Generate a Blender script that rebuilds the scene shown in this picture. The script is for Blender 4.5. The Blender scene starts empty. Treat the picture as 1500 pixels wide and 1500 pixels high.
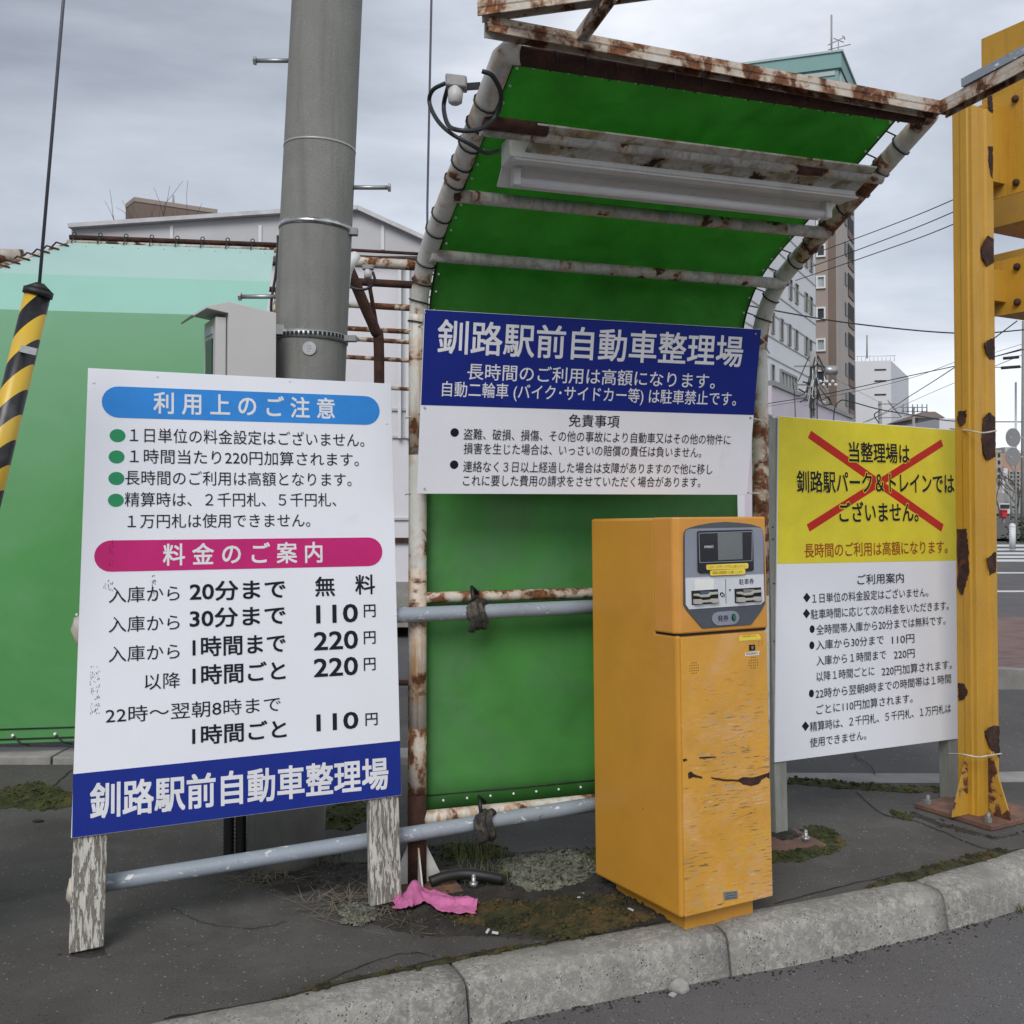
import bpy, bmesh, math, random
from mathutils import Vector, Matrix, noise as mnoise
R = math.radians
random.seed(7)
scene = bpy.context.scene
# ------------------------------------------------------------------ camera
F, CX, CY, PITCH, EYE = 1530.0, 750.0, 708.0, R(1.2), 1.5
cd = bpy.data.cameras.new('camera'); cam = bpy.data.objects.new('camera', cd)
scene.collection.objects.link(cam); scene.camera = cam
cd.sensor_width = 36; cd.sensor_height = 36; cd.sensor_fit = 'HORIZONTAL'
cd.lens = 36 * F / 1500; cd.shift_y = -(750 - CY) / 1500
cd.clip_start = 0.05; cd.clip_end = 6000
cam.location = (0, 0, EYE); cam.rotation_euler = (R(90) + PITCH, 0, 0)
# ------------------------------------------------------------------ sky and sun
SUN_EL, SUN_AZ = R(40), R(195)       # high, behind the photographer's left shoulder, veiled by cloud
world = bpy.data.worlds.new('World'); scene.world = world; world.use_nodes = True
nt = world.node_tree; nt.nodes.clear()
def wn(t, **k):
    n = nt.nodes.new(t)
    for a, b in k.items(): setattr(n, a, b)
    return n
wo = wn('ShaderNodeOutputWorld'); bg = wn('ShaderNodeBackground'); bg.inputs[1].default_value = 0.1
sky = wn('ShaderNodeTexSky'); sky.sky_type = 'NISHITA'; sky.sun_disc = False
sky.sun_elevation = SUN_EL; sky.sun_rotation = SUN_AZ
tc = wn('ShaderNodeTexCoord'); mp = wn('ShaderNodeMapping'); mp.inputs['Scale'].default_value = (1, 1, 2.6)
mp.inputs['Location'].default_value = (0.35, 0.2, 0.1)
ns = wn('ShaderNodeTexNoise'); ns.inputs['Scale'].default_value = 1.7; ns.inputs['Detail'].default_value = 7
ns.inputs['Roughness'].default_value = 0.53; ns.inputs['Distortion'].default_value = 0.25
sx = wn('ShaderNodeSeparateXYZ')
m1 = wn('ShaderNodeMath', operation='MULTIPLY_ADD'); m1.inputs[1].default_value = 0.26
m2 = wn('ShaderNodeMath', operation='MULTIPLY_ADD'); m2.inputs[1].default_value = -0.16
cr = wn('ShaderNodeValToRGB')
el = cr.color_ramp.elements
el[0].position = 0.27; el[0].color = (2.5, 2.75, 3.25, 1)
el[1].position = 0.60; el[1].color = (7.2, 7.45, 7.9, 1)
e = el.new(0.46); e.color = (4.6, 4.95, 5.6, 1)
mx = wn('ShaderNodeMix', data_type='RGBA'); mx.inputs[0].default_value = 0.93
L = nt.links.new
L(tc.outputs['Generated'], mp.inputs[0]); L(mp.outputs[0], ns.inputs['Vector']); L(tc.outputs['Generated'], sx.inputs[0])
L(sx.outputs['X'], m1.inputs[0]); L(ns.outputs[0], m1.inputs[2])
L(sx.outputs['Z'], m2.inputs[0]); L(m1.outputs[0], m2.inputs[2]); L(m2.outputs[0], cr.inputs[0])
L(sky.outputs[0], mx.inputs[6]); L(cr.outputs[0], mx.inputs[7]); L(mx.outputs[2], bg.inputs[0]); L(bg.outputs[0], wo.inputs[0])
sd = bpy.data.lights.new('sun', 'SUN'); sd.energy = 1.6; sd.angle = R(32); sd.color = (1.0, 0.97, 0.93)
so = bpy.data.objects.new('sun', sd); scene.collection.objects.link(so)
SD = Vector((math.sin(SUN_AZ) * math.cos(SUN_EL), math.cos(SUN_AZ) * math.cos(SUN_EL), math.sin(SUN_EL)))
so.rotation_euler = SD.to_track_quat('Z', 'Y').to_euler(); so.location = (0, -3, 8)
vs = scene.view_settings
scene.display_settings.display_device = 'sRGB'
vs.view_transform = 'Standard'; vs.look = 'None'; vs.exposure = 0.48; vs.gamma = 1.0; vs.use_curve_mapping = False
# ------------------------------------------------------------------ measuring helpers
def ray(x, y):
    u = (x - CX) / F; v = -(y - CY) / F
    return Vector((u, math.cos(PITCH) - v * math.sin(PITCH), math.sin(PITCH) + v * math.cos(PITCH)))
def at(x, y, Y):                       # measured point at forward distance Y
    r = ray(x, y); return r * (Y / r.y) + Vector((0, 0, EYE))
def G(x, y, h=0.0):                    # measured point at height h
    r = ray(x, y); return r * ((h - EYE) / r.z) + Vector((0, 0, EYE))
class Plane:
    def __init__(s, o, az, tilt=0.0):  # o a point; az heading of 'right'; tilt: top leans away from the viewer
        s.o = Vector(o); s.a = Vector((math.cos(R(az)), math.sin(R(az)), 0))
        back = Vector((-math.sin(R(az)), math.cos(R(az)), 0))
        s.b = Vector((0, 0, math.cos(R(tilt)))) + back * math.sin(R(tilt))
        s.n = s.a.cross(s.b)           # towards the viewer
    def uv(s, x, y):
        r = ray(x, y); e = Vector((0, 0, EYE)); t = (s.o - e).dot(s.n) / r.dot(s.n); q = e + r * t - s.o
        return (q.dot(s.a), q.dot(s.b))
    def p(s, u, v, w=0.0): return s.o + s.a * u + s.b * v + s.n * w
# ------------------------------------------------------------------ materials
MATS = {}
def newmat(name):
    m = bpy.data.materials.new(name); m.use_nodes = True; m.node_tree.nodes.clear(); MATS[name] = m
    return m
class NB:
    def __init__(s, m): s.t = m.node_tree
    def n(s, t, ins=None, **k):
        n = s.t.nodes.new(t)
        for a, b in k.items(): setattr(n, a, b)
        if ins:
            for a, b in ins.items():
                if hasattr(b, 'links'): s.t.links.new(b, n.inputs[a])
                else: n.inputs[a].default_value = b
        return n
    def noise(s, vec, scale, detail=5, rough=.55, dist=0): return s.n('ShaderNodeTexNoise', {'Vector': vec, 'Scale': scale, 'Detail': detail, 'Roughness': rough, 'Distortion': dist}).outputs[0]
    def mapv(s, vec, sc, loc=(0, 0, 0), rot=(0, 0, 0)): return s.n('ShaderNodeMapping', {'Vector': vec, 'Scale': sc, 'Location': loc, 'Rotation': rot}).outputs[0]
    def ramp(s, f, a, b):
        return s.n('ShaderNodeMapRange', {'Value': f, 'From Min': a, 'From Max': b}, clamp=True).outputs[0]
    def mix(s, f, c1, c2, mode='MIX'):
        n = s.t.nodes.new('ShaderNodeMix'); n.data_type = 'RGBA'; n.blend_type = mode
        for i, v in ((0, f), (6, c1), (7, c2)):
            if hasattr(v, 'links'): s.t.links.new(v, n.inputs[i])
            else: n.inputs[i].default_value = v if i == 0 else (*v[:3], 1)
        return n.outputs[2]
    def math(s, op, a, b=0.0, c=0.0): return s.n('ShaderNodeMath', {0: a, 1: b, 2: c}, operation=op).outputs[0]
def mat(name, col, rough=.6, metal=0.0, var=(.12, 6), fine=(.06, 80), bump=(60, .1), rust=None, grime=None, flecks=None,
        peel=None, streak=None, trans=0.0, spec=.5, stretch=(1, 1, 1), fade=None, scratches=None, pits=None, zpale=None, seed=0, coat=0.0, rcol=None):
    """one weathered surface: base colour, broad and fine variation, optional rust, grime, paint loss, streaks"""
    if name in MATS: return MATS[name]
    m = newmat(name); b = NB(m)
    tcn = b.n('ShaderNodeTexCoord').outputs['Object']
    v = b.mapv(tcn, stretch, (seed * 3.1, seed * 1.7, seed * .9))
    c = (*col, 1)
    n1 = b.noise(v, var[1], 5, .6)
    dark = tuple(x * (1 - var[0] * 1.6) for x in col); lite = tuple(min(1, x * (1 + var[0])) for x in col)
    c = b.mix(b.ramp(n1, .3, .7), dark, lite)
    n2 = b.noise(v, fine[1], 3, .7)
    c = b.mix(b.ramp(n2, .25, .75), c, b.mix(1.0, c, (1 - fine[0] * 2,) * 3, 'MULTIPLY'))
    rough_out = rough; h = b.noise(v, bump[0], 4, .6)
    if fade: # sun-bleached parts: (colour, scale, lo, hi)
        c = b.mix(b.ramp(b.noise(v, fade[1], 5, .65, .6), fade[2], fade[3]), c, fade[0])
    if zpale: # paler towards the top bend: (colour, z0, z1, strength)
        zn = b.math('ADD', b.n('ShaderNodeSeparateXYZ', {0: tcn}).outputs[2], b.math('MULTIPLY', n1, .3))
        c = b.mix(b.math('MULTIPLY', b.ramp(zn, zpale[1], zpale[2]), zpale[3]), c, zpale[0])
    if peel: # paint loss over a second surface: (colour, scale, lo, hi, stretch)
        pv = b.mapv(tcn, peel[4]); pn = b.ramp(b.noise(pv, peel[1], 7, .7, .3), peel[2], peel[3])
        c = b.mix(pn, c, peel[0]); h = b.math('ADD', h, b.math('MULTIPLY', pn, -.8))
    if flecks: # pale stones: (colour, scale, size)
        vo = b.n('ShaderNodeTexVoronoi', {'Vector': v, 'Scale': flecks[1]}).outputs[0]
        rn = b.ramp(b.noise(v, flecks[1] * .7, 1), .50, .60)
        c = b.mix(b.math('MULTIPLY', b.ramp(vo, flecks[2], flecks[2] * .4), rn), c, flecks[0])
    if pits:
        vo = b.n('ShaderNodeTexVoronoi', {'Vector': v, 'Scale': pits[0]}).outputs[0]
        pm = b.math('MULTIPLY', b.ramp(vo, pits[1], pits[1] * .5), b.ramp(b.noise(v, pits[0] * .2, 2), .48, .6))
        c = b.mix(pm, c, pits[2]); h = b.math('ADD', h, b.math('MULTIPLY', pm, -1.2))
    if grime: # (colour, scale, lo, hi, strength)
        g = b.ramp(b.noise(v, grime[1], 7, .62, .5), grime[2], grime[3])
        c = b.mix(b.math('MULTIPLY', g, grime[4]), c, grime[0])
    if streak: # vertical run marks: (colour, scale, lo, hi, strength)
        sv = b.mapv(tcn, (streak[1], streak[1], streak[1] * .06))
        g = b.ramp(b.noise(sv, 1.0, 4, .6), streak[2], streak[3])
        c = b.mix(b.math('MULTIPLY', g, streak[4]), c, streak[0])
    if scratches: # horizontal scuffs: list of (colour, zscale, lo, hi, strength, patchlo, patchhi)
        for i, q in enumerate(scratches):
            sv = b.mapv(tcn, (q[1] * .10, q[1] * .10, q[1]), (i * 5.3, i * 2.1, i), (0, R((4, -3, 1.5, -5, 6)[i]), 0))
            g = b.math('MULTIPLY', b.ramp(b.noise(sv, 1.0, 6, .7, .2), q[2], q[3]), b.ramp(b.noise(b.mapv(tcn, (1, 1, 1), (i * 9.0, 0, i * 3)), 5, 4, .6), q[5], q[6]))
            zm = b.n('ShaderNodeMapRange', {'Value': b.n('ShaderNodeSeparateXYZ', {0: tcn}).outputs[2], 'From Min': .98, 'From Max': .62, 'To Min': .12, 'To Max': 1.0}, clamp=True).outputs[0]
            c = b.mix(b.math('MULTIPLY', b.math('MULTIPLY', g, q[4]), zm), c, q[0])
    if rust: # (scale, lo, hi, halo)
        rn = b.noise(v, rust[0], 8, .62, .35)
        halo = b.ramp(rn, rust[1] - rust[3], rust[2])
        rm = b.ramp(rn, rust[1], rust[2])
        rc = b.mix(b.ramp(b.noise(v, rust[0] * 3.1, 5, .7), .35, .65), (.035, .013, .009) if not rcol else rcol[0], (.17, .058, .02) if not rcol else rcol[1])
        c = b.mix(b.math('MULTIPLY', halo, .65), c, (.42, .22, .08))
        c = b.mix(rm, c, rc)
        rough_out = b.math('ADD', b.math('MULTIPLY', rm, .9 - rough), rough)
        metal_out = b.math('MULTIPLY', b.math('SUBTRACT', 1.0, rm), metal)
        h = b.math('ADD', b.math('MULTIPLY', h, .5), b.math('MULTIPLY', rm, b.math('ADD', b.noise(v, rust[0] * 6, 4, .7), -.9)))
    else: metal_out = metal
    bp = b.n('ShaderNodeBump', {'Height': h, 'Strength': min(1, bump[1] * 2), 'Distance': .004})
    p = b.n('ShaderNodeBsdfPrincipled', {'Base Color': c, 'Roughness': rough_out, 'Metallic': metal_out, 'Normal': bp.outputs[0], 'Specular IOR Level': spec, 'Coat Weight': coat})
    out = b.n('ShaderNodeOutputMaterial')
    sh = p.outputs[0]
    if trans:
        tr = b.n('ShaderNodeBsdfTranslucent', {'Color': c})
        sh = b.n('ShaderNodeMixShader', {0: trans, 1: sh, 2: tr.outputs[0]}).outputs[0]
    b.t.links.new(sh, out.inputs[0])
    return m
def plain(name, col, rough=.5, metal=0.0, spec=.5):
    return mat(name, col, rough, metal, (.05, 9), (.03, 120), (90, .03), spec=spec)
asphalt = dict(rough=.93, fine=(.26, 150), bump=(150, .6), spec=.25)
M_walk = mat('footway_asphalt', (.125, .118, .110), var=(.14, 2.2), flecks=((.30, .285, .265), 46, .22), grime=((.05, .047, .044), 1.3, .46, .7, .7), pits=(70, .2, (.03, .028, .026)), fade=((.125, .12, .114), 1.6, .52, .75), **asphalt)
M_road = mat('road_asphalt', (.165, .158, .16), var=(.1, 1.3), flecks=((.34, .33, .31), 60, .24), grime=((.06, .057, .058), .5, .5, .8, .6), pits=(90, .25, (.04, .04, .04)), **asphalt)
M_lot = mat('lot_asphalt', (.14, .135, .132), var=(.12, 1.2), flecks=((.45, .43, .4), 30, .18), grime=((.08, .076, .072), .8, .5, .75, .7), **asphalt)
M_kerb = mat('kerb_concrete', (.31, .30, .272), .92, var=(.2, 4), fine=(.2, 190), bump=(110, .5), grime=((.19, .183, .165), 3.2, .44, .68, .8), pits=(75, .24, (.07, .066, .06)), fade=((.41, .40, .365), 40, .45, .72), flecks=((.58, .56, .52), 95, .25))
M_pole = mat('pole_concrete', (.25, .25, .232), .85, var=(.1, 3), fine=(.14, 220), bump=(180, .3), streak=((.1, .1, .09), 14, .5, .75, .55), grime=((.13, .13, .12), 2, .5, .7, .5), flecks=((.36, .36, .34), 90, .2))
M_lightconc = mat('light_concrete', (.33, .32, .30), .9, var=(.15, 3), fine=(.15, 120), bump=(100, .3), grime=((.15, .145, .13), 3, .45, .7, .7))
M_vinyl = mat('green_vinyl', (.085, .33, .07), .5, var=(.12, 2.2), fine=(.03, 200), bump=(9, .12), fade=((.13, .26, .15), 1.6, .42, .8), grime=((.045, .16, .035), 3.0, .5, .75, .5), trans=.22, spec=.35)
M_vinylroof = mat('green_vinyl_canopy', (.15, .46, .11), .65, var=(.12, 3.2), fine=(.05, 160), bump=(9, .12), fade=((.10, .34, .07), 5, .52, .8), grime=((.06, .24, .045), 3.4, .42, .72, .5), trans=.62, spec=.15)
M_vinyl2 = mat('green_vinyl_left', (.10, .33, .10), .42, var=(.06, 1.2), fine=(.02, 200), bump=(5, .08), fade=((.16, .38, .18), .9, .42, .8), zpale=((.26, .50, .34), 1.7, 2.85, .7), trans=.1, spec=.3)
M_vinylpale = mat('sheen_faded_vinyl', (.33, .60, .50), .38, var=(.04, 1.2), fine=(.02, 200), bump=(5, .06), trans=.15)  # pale mint: sky reflection painted into the colour, together with sun fading
M_vinylpaler = mat('sheen_faded_vinyl_top', (.42, .62, .57), .38, var=(.04, 1.2), fine=(.02, 200), bump=(5, .06), trans=.15)  # upper facet painted paler still, for sky reflection and fading
M_wpipe = mat('white_paint_rusting', (.62, .62, .58), .45, var=(.08, 7), bump=(60, .1), rust=(6.5, .58, .63, .07), streak=((.45, .25, .10), 16, .54, .68, .7))
M_wpipe_clean = mat('white_paint_pipe', (.66, .67, .64), .42, var=(.07, 6), bump=(60, .08), rust=(6, .68, .74, .07), streak=((.42, .36, .28), 12, .58, .8, .45))
M_wbar = mat('white_paint_bar_mouldy', (.50, .49, .45), .6, var=(.12, 8), bump=(70, .2), rust=(6, .57, .61, .06), grime=((.15, .15, .11), 22, .48, .66, .6), streak=((.2, .19, .16), 60, .5, .7, .6), rcol=((.018, .009, .008), (.10, .04, .02)))
M_mould = mat('mouldy_white_plate', (.56, .55, .50), .6, var=(.12, 8), bump=(70, .2), rust=(5, .56, .60, .05), grime=((.20, .15, .05), 16, .46, .6, .8), rcol=((.010, .006, .006), (.05, .022, .014)))
M_postrust = mat('white_post_run_rust', (.64, .63, .58), .5, var=(.08, 7), bump=(60, .15), rust=(6, .54, .60, .12), streak=((.40, .19, .05), 38, .50, .66, .85), seed=5)
M_rusty = mat('heavy_rust_over_white', (.58, .55, .49), .6, var=(.1, 9), bump=(80, .3), rust=(11, .47, .55, .10), rcol=((.05, .02, .012), (.24, .09, .035)), seed=2)
M_rust = mat('red_brown_rust', (.085, .032, .018), .9, var=(.35, 14), fine=(.25, 90), bump=(70, .6), grime=((.025, .012, .01), 9, .45, .65, .8))
M_rustflake = mat('rust_patch', (.055, .022, .015), .92, var=(.4, 25), fine=(.3, 150), bump=(120, .6), fade=((.13, .05, .025), 18, .55, .75))
M_galv = mat('blue_grey_painted_pipe', (.30, .34, .39), .38, var=(.06, 5), bump=(60, .05), peel=((.66, .67, .66), 26, .60, .62, (.7, .7, 1.6)), metal=0.0, grime=((.12, .12, .12), 30, .62, .7, .7))
M_steel = mat('galvanised_steel', (.42, .43, .43), .4, .7, var=(.12, 20), bump=(60, .05))
M_dsteel = mat('dull_grey_steel', (.25, .25, .25), .55, .3, var=(.12, 20), bump=(60, .1))
M_orange = mat('orange_machine_paint', (.58, .275, .032), .42, var=(.05, 2.5), fine=(.02, 160), bump=(20, .04), grime=((.34, .15, .03), 2.2, .5, .8, .45), pits=(9, .045, (.10, .05, .02)), coat=.1)
M_orangef = mat('orange_paint_scuffed', (.64, .32, .04), .5, var=(.1, 4), fine=(.04, 200), bump=(60, .15),
    fade=((.62, .33, .11), 5, .48, .68),
    scratches=[((.70, .60, .46), 130, .56, .65, .7, .46, .60), ((.08, .075, .065), 150, .565, .62, .85, .48, .58), ((.62, .36, .03), 60, .5, .64, .8, .46, .6), ((.11, .08, .05), 95, .60, .635, .9, .42, .56), ((.33, .33, .30), 220, .55, .61, .7, .46, .58)])
M_orangeh = mat('orange_paint_head', (.60, .27, .04), .45, var=(.06, 4), fine=(.03, 200), bump=(40, .06), fade=((.62, .30, .09), 6, .5, .8))
M_yellow = mat('yellow_steel_paint', (.53, .285, .028), .5, var=(.06, 3), bump=(50, .1), rust=(4.5, .69, .71, .06), streak=((.27, .12, .03), 30, .55, .75, .45), rcol=((.03, .012, .01), (.12, .045, .02)))
M_yrust = mat('yellow_paint_failing', (.50, .285, .03), .55, var=(.08, 3), bump=(60, .2), rust=(9, .49, .53, .07), rcol=((.03, .012, .01), (.13, .045, .02)), seed=4)
M_white = mat('white_sign_face', (.74, .76, .82), .45, var=(.02, 2), fine=(.01, 100), bump=(5, .02), grime=((.45, .44, .42), 5, .66, .85, .3))
M_white2 = mat('white_sign_face_dull', (.77, .78, .83), .5, var=(.03, 2), fine=(.02, 100), bump=(5, .02), grime=((.45, .44, .40), 6, .62, .85, .35))
M_wood = mat('weathered_white_wood', (.55, .54, .49), .85, var=(.12, 8), fine=(.1, 120), bump=(40, .5), stretch=(1, 1, .25), peel=((.20, .18, .15), 62, .50, .56, (1.6, 1.6, .16)), grime=((.10, .09, .07), 20, .55, .7, .6))
M_gwood = mat('grey_weathered_wood', (.30, .31, .28), .85, var=(.15, 8), fine=(.12, 120), bump=(60, .4), stretch=(1, 1, .15), grime=((.12, .12, .10), 10, .5, .7, .7))
M_blue = plain('deep_blue_print', (.012, .028, .235), .5, 0.0, .15)
M_blue2 = plain('deep_blue_print_dull', (.010, .022, .20), .5, 0.0, .15)
M_sky = plain('light_blue_print', (.035, .24, .66), .5, 0.0, .15)
M_mag = plain('magenta_print', (.50, .022, .16), .5, 0.0, .15)
M_dot = plain('green_print', (.03, .27, .12), .5, 0.0, .15)
M_ink = plain('dark_navy_ink', (.013, .013, .022), .5, 0.0, .15)
M_lett = plain('white_lettering', (.70, .71, .74), .5, 0.0, .15)
M_yel = plain('yellow_print', (.72, .62, .045), .5, 0.0, .15)
M_red = plain('red_print', (.50, .025, .018), .5, 0.0, .15)
M_dred = plain('brick_red_ink', (.36, .07, .02), .5, 0.0, .15)
M_black = plain('black_rubber', (.012, .012, .013), .55)
M_wire = plain('black_cable', (.015, .016, .02), .5)
M_gcable = plain('grey_steel_cable', (.10, .105, .13), .5, .3)
M_cream = mat('cream_tie', (.60, .56, .48), .7, var=(.2, 20))
M_box = mat('grey_cabinet_paint', (.52, .51, .50), .5, var=(.04, 4), fine=(.02, 100), bump=(30, .04))
M_lamp = mat('aged_white_enamel', (.74, .74, .72), .45, var=(.06, 6), bump=(30, .05), grime=((.3, .29, .26), 8, .55, .8, .5))
M_tube = plain('frosted_lamp_tube', (.72, .72, .72), .3)
M_dark = plain('dark_recess', (.012, .012, .013), .8)
M_mgrey = plain('machine_panel_grey', (.235, .255, .31), .4)
M_mdark = plain('machine_panel_dark_grey', (.065, .075, .095), .42)
M_mlight = plain('machine_panel_light_grey', (.60, .62, .66), .4)
M_screen = mat('display_glass', (.14, .155, .16), .16, var=(.05, 5), bump=(5, 0), spec=.6)
M_bezel = plain('black_bezel', (.008, .009, .014), .25)
M_beige = plain('beige_slot_plastic', (.40, .39, .34), .5)
M_green = plain('green_button', (.012, .15, .08), .35)
M_sticker = plain('yellow_sticker', (.78, .62, .07), .5)
M_pink = mat('pink_cloth', (.62, .17, .38), .9, var=(.12, 12), fine=(.12, 260), bump=(200, .4), grime=((.22, .06, .14), 22, .58, .72, .6))
M_dirt = mat('soil', (.048, .041, .034), .95, var=(.4, 12), fine=(.3, 160), bump=(70, .9), flecks=((.3, .28, .25), 60, .2), grime=((.022, .019, .016), 9, .45, .65, .8))
M_moss = mat('moss', (.060, .062, .014), .95, var=(.5, 16), fine=(.4, 260), bump=(160, 1.0), fade=((.105, .060, .018), 9, .45, .7), grime=((.02, .023, .008), 22, .5, .65, .8))
M_mossg = mat('green_moss', (.065, .085, .014), .95, var=(.5, 16), fine=(.4, 260), bump=(160, 1.0), fade=((.10, .065, .02), 9, .5, .7), grime=((.02, .025, .008), 22, .5, .65, .8))
M_lichen = mat('pale_lichen', (.21, .215, .165), .95, var=(.3, 30), fine=(.3, 200), bump=(120, 1.0), grime=((.05, .048, .035), 25, .52, .6, .9))
M_grass = plain('grass_blade', (.10, .13, .04), .7)
M_straw = plain('dry_straw', (.20, .17, .12), .8)
M_stone = mat('grey_stone', (.36, .35, .33), .9, var=(.2, 20), bump=(80, .4))
M_plate = mat('brown_primer_plate', (.16, .085, .062), .8, var=(.2, 10), bump=(80, .25), rust=(12, .60, .72, .05), grime=((.07, .05, .04), 7, .5, .75, .6))
# ------------------------------------------------------------------ mesh building
def link(o): scene.collection.objects.link(o); return o
class MB:
    def __init__(s): s.v = []; s.f = []; s.sm = []
    def add(s, vs_, fs, smooth=False):
        k = len(s.v); s.v += [Vector(q) for q in vs_]; s.f += [[i + k for i in f] for f in fs]; s.sm += [smooth] * len(fs); return s
    def box(s, c, ax, ay, az):         # centre and three half-extent vectors
        c, ax, ay, az = map(Vector, (c, ax, ay, az)); q = []
        for z in (-1, 1):
            for y in (-1, 1):
                for x in (-1, 1): q.append(c + ax * x + ay * y + az * z)
        fs = [(0, 2, 3, 1), (4, 5, 7, 6), (0, 1, 5, 4), (2, 6, 7, 3), (0, 4, 6, 2), (1, 3, 7, 5)]
        if ax.cross(ay).dot(az) < 0: fs = [f[::-1] for f in fs]
        return s.add(q, fs)
    def abox(s, x0, x1, y0, y1, z0, z1):
        return s.box(((x0 + x1) / 2, (y0 + y1) / 2, (z0 + z1) / 2), ((x1 - x0) / 2, 0, 0), (0, (y1 - y0) / 2, 0), (0, 0, (z1 - z0) / 2))
    def pbox(s, pl, u0, u1, v0, v1, w0, w1):
        return s.box(pl.p((u0 + u1) / 2, (v0 + v1) / 2, (w0 + w1) / 2), pl.a * ((u1 - u0) / 2), pl.b * ((v1 - v0) / 2), pl.n * ((w1 - w0) / 2))
    def beam(s, a, b, w, h, up=(0, 0, 1)):  # square bar from a to b
        a, b, up = Vector(a), Vector(b), Vector(up); d = (b - a); l = d.length; d.normalize()
        sd_ = d.cross(up)
        if sd_.length < 1e-4: sd_ = d.cross(Vector((0, 1, 0)))
        sd_.normalize(); u2 = sd_.cross(d)
        return s.box((a + b) / 2, d * (l / 2), sd_ * (w / 2), u2 * (h / 2))
    def tube(s, path, r, n=10, cap=True, smooth=True):
        P = [Vector(q) for q in path]; rr = r if hasattr(r, '__len__') else [r] * len(P)
        d0 = (P[1] - P[0]).normalized(); ref = Vector((0, 0, 1)) if abs(d0.z) < .9 else Vector((0, 1, 0))
        u = d0.cross(ref).normalized(); ring = []
        for i, q in enumerate(P):
            d = (P[min(i + 1, len(P) - 1)] - P[max(i - 1, 0)]).normalized()
            u = (u - d * u.dot(d)).normalized(); w = d.cross(u)
            ring.append([q + (u * math.cos(2 * math.pi * k / n) + w * math.sin(2 * math.pi * k / n)) * rr[i] for k in range(n)])
        vs_ = [q for g in ring for q in g]; fs = []
        for i in range(len(P) - 1):
            for k in range(n): fs.append((i * n + k, i * n + (k + 1) % n, (i + 1) * n + (k + 1) % n, (i + 1) * n + k))
        s.add(vs_, fs, smooth)
        if cap:
            s.add(ring[0], [tuple(range(n))[::-1]]); s.add(ring[-1], [tuple(range(n))])
        return s
    def prism(s, pts, nv):             # planar outline (ccw seen from the front) thickened by vector nv towards the back
        n = len(pts); P = [Vector(q) for q in pts]; Q = [q - Vector(nv) for q in P]
        s.add(P + Q, [tuple(range(n)), tuple(range(2 * n - 1, n - 1, -1))] + [(i, i + n, (i + 1) % n + n, (i + 1) % n) for i in range(n)])
        return s
    def plate(s, pl, uvs, w0, w1):     # outline in plane units between offsets w0 < w1
        return s.prism([pl.p(u, v, w1) for u, v in uvs], pl.n * (w1 - w0))
    def disc(s, pl, u, v, r, w0, w1, n=20, ry=None): return s.plate(pl, [(u + r * math.cos(2 * math.pi * k / n), v + (ry or r) * math.sin(2 * math.pi * k / n)) for k in range(n)], w0, w1)
    def ball(s, c, r, n=8, m=6, sq=(1, 1, 1), jit=0):
        c = Vector(c); vs_ = []
        for i in range(m + 1):
            for k in range(n):
                a = math.pi * i / m; q = Vector((math.sin(a) * math.cos(2 * math.pi * k / n) * sq[0], math.sin(a) * math.sin(2 * math.pi * k / n) * sq[1], math.cos(a) * sq[2])) * r
                if jit: q *= 1 + jit * mnoise.noise(q * (2.2 / r) + c * 7)
                vs_.append(c + q)
        return s.add(vs_, [(i * n + k, (i + 1) * n + k, (i + 1) * n + (k + 1) % n, i * n + (k + 1) % n) for i in range(m) for k in range(n)], True)
    def build(s, name, m, parent=None, base=None, bevel=0, **tags):
        me = bpy.data.meshes.new(name); o = bpy.data.objects.new(name, me); link(o)
        if parent is not None:
            org = Vector(parent['_o']); o.parent = parent; o['_o'] = tuple(org)
        else:
            if base is None:
                mn = Vector([min(q[i] for q in s.v) for i in range(3)]); mxx = Vector([max(q[i] for q in s.v) for i in range(3)])
                base = Vector(((mn.x + mxx.x) / 2, (mn.y + mxx.y) / 2, mn.z))
            org = Vector(base); o.location = org; o['_o'] = tuple(org)
        me.from_pydata([tuple(q - org) for q in s.v], [], s.f); me.polygons.foreach_set('use_smooth', s.sm)
        me.materials.append(m); me.update()
        bm = bmesh.new(); bm.from_mesh(me); bmesh.ops.remove_doubles(bm, verts=bm.verts, dist=1e-6)
        bmesh.ops.recalc_face_normals(bm, faces=bm.faces); bm.to_mesh(me); bm.free()
        if bevel:
            bv = o.modifiers.new('bevel', 'BEVEL'); bv.width = bevel; bv.segments = 2; bv.limit_method = 'ANGLE'; bv.angle_limit = R(40)
        for a, b in tags.items(): o[a] = b
        return o
def thing(name, loc, label, cat, group=None):
    o = bpy.data.objects.new(name, None); link(o); o.empty_display_size = .1
    o.location = loc; o['_o'] = tuple(loc); o['label'] = label; o['category'] = cat
    if group: o['group'] = group
    return o
def tag(o, label, cat, group=None):
    o['label'] = label; o['category'] = cat
    if group: o['group'] = group
    return o
def spline(pts, n=8):
    P = [Vector(q) for q in pts]; P = [P[0] * 2 - P[1]] + P + [P[-1] * 2 - P[-2]]; out = []
    for i in range(1, len(P) - 2):
        a, b, c, d = P[i - 1:i + 3]
        for k in range(n):
            t = k / n; out.append(.5 * ((2 * b) + (c - a) * t + (2 * a - 5 * b + 4 * c - d) * t * t + (3 * b - a - 3 * c + d) * t ** 3))
    return out + [P[-2]]
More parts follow.
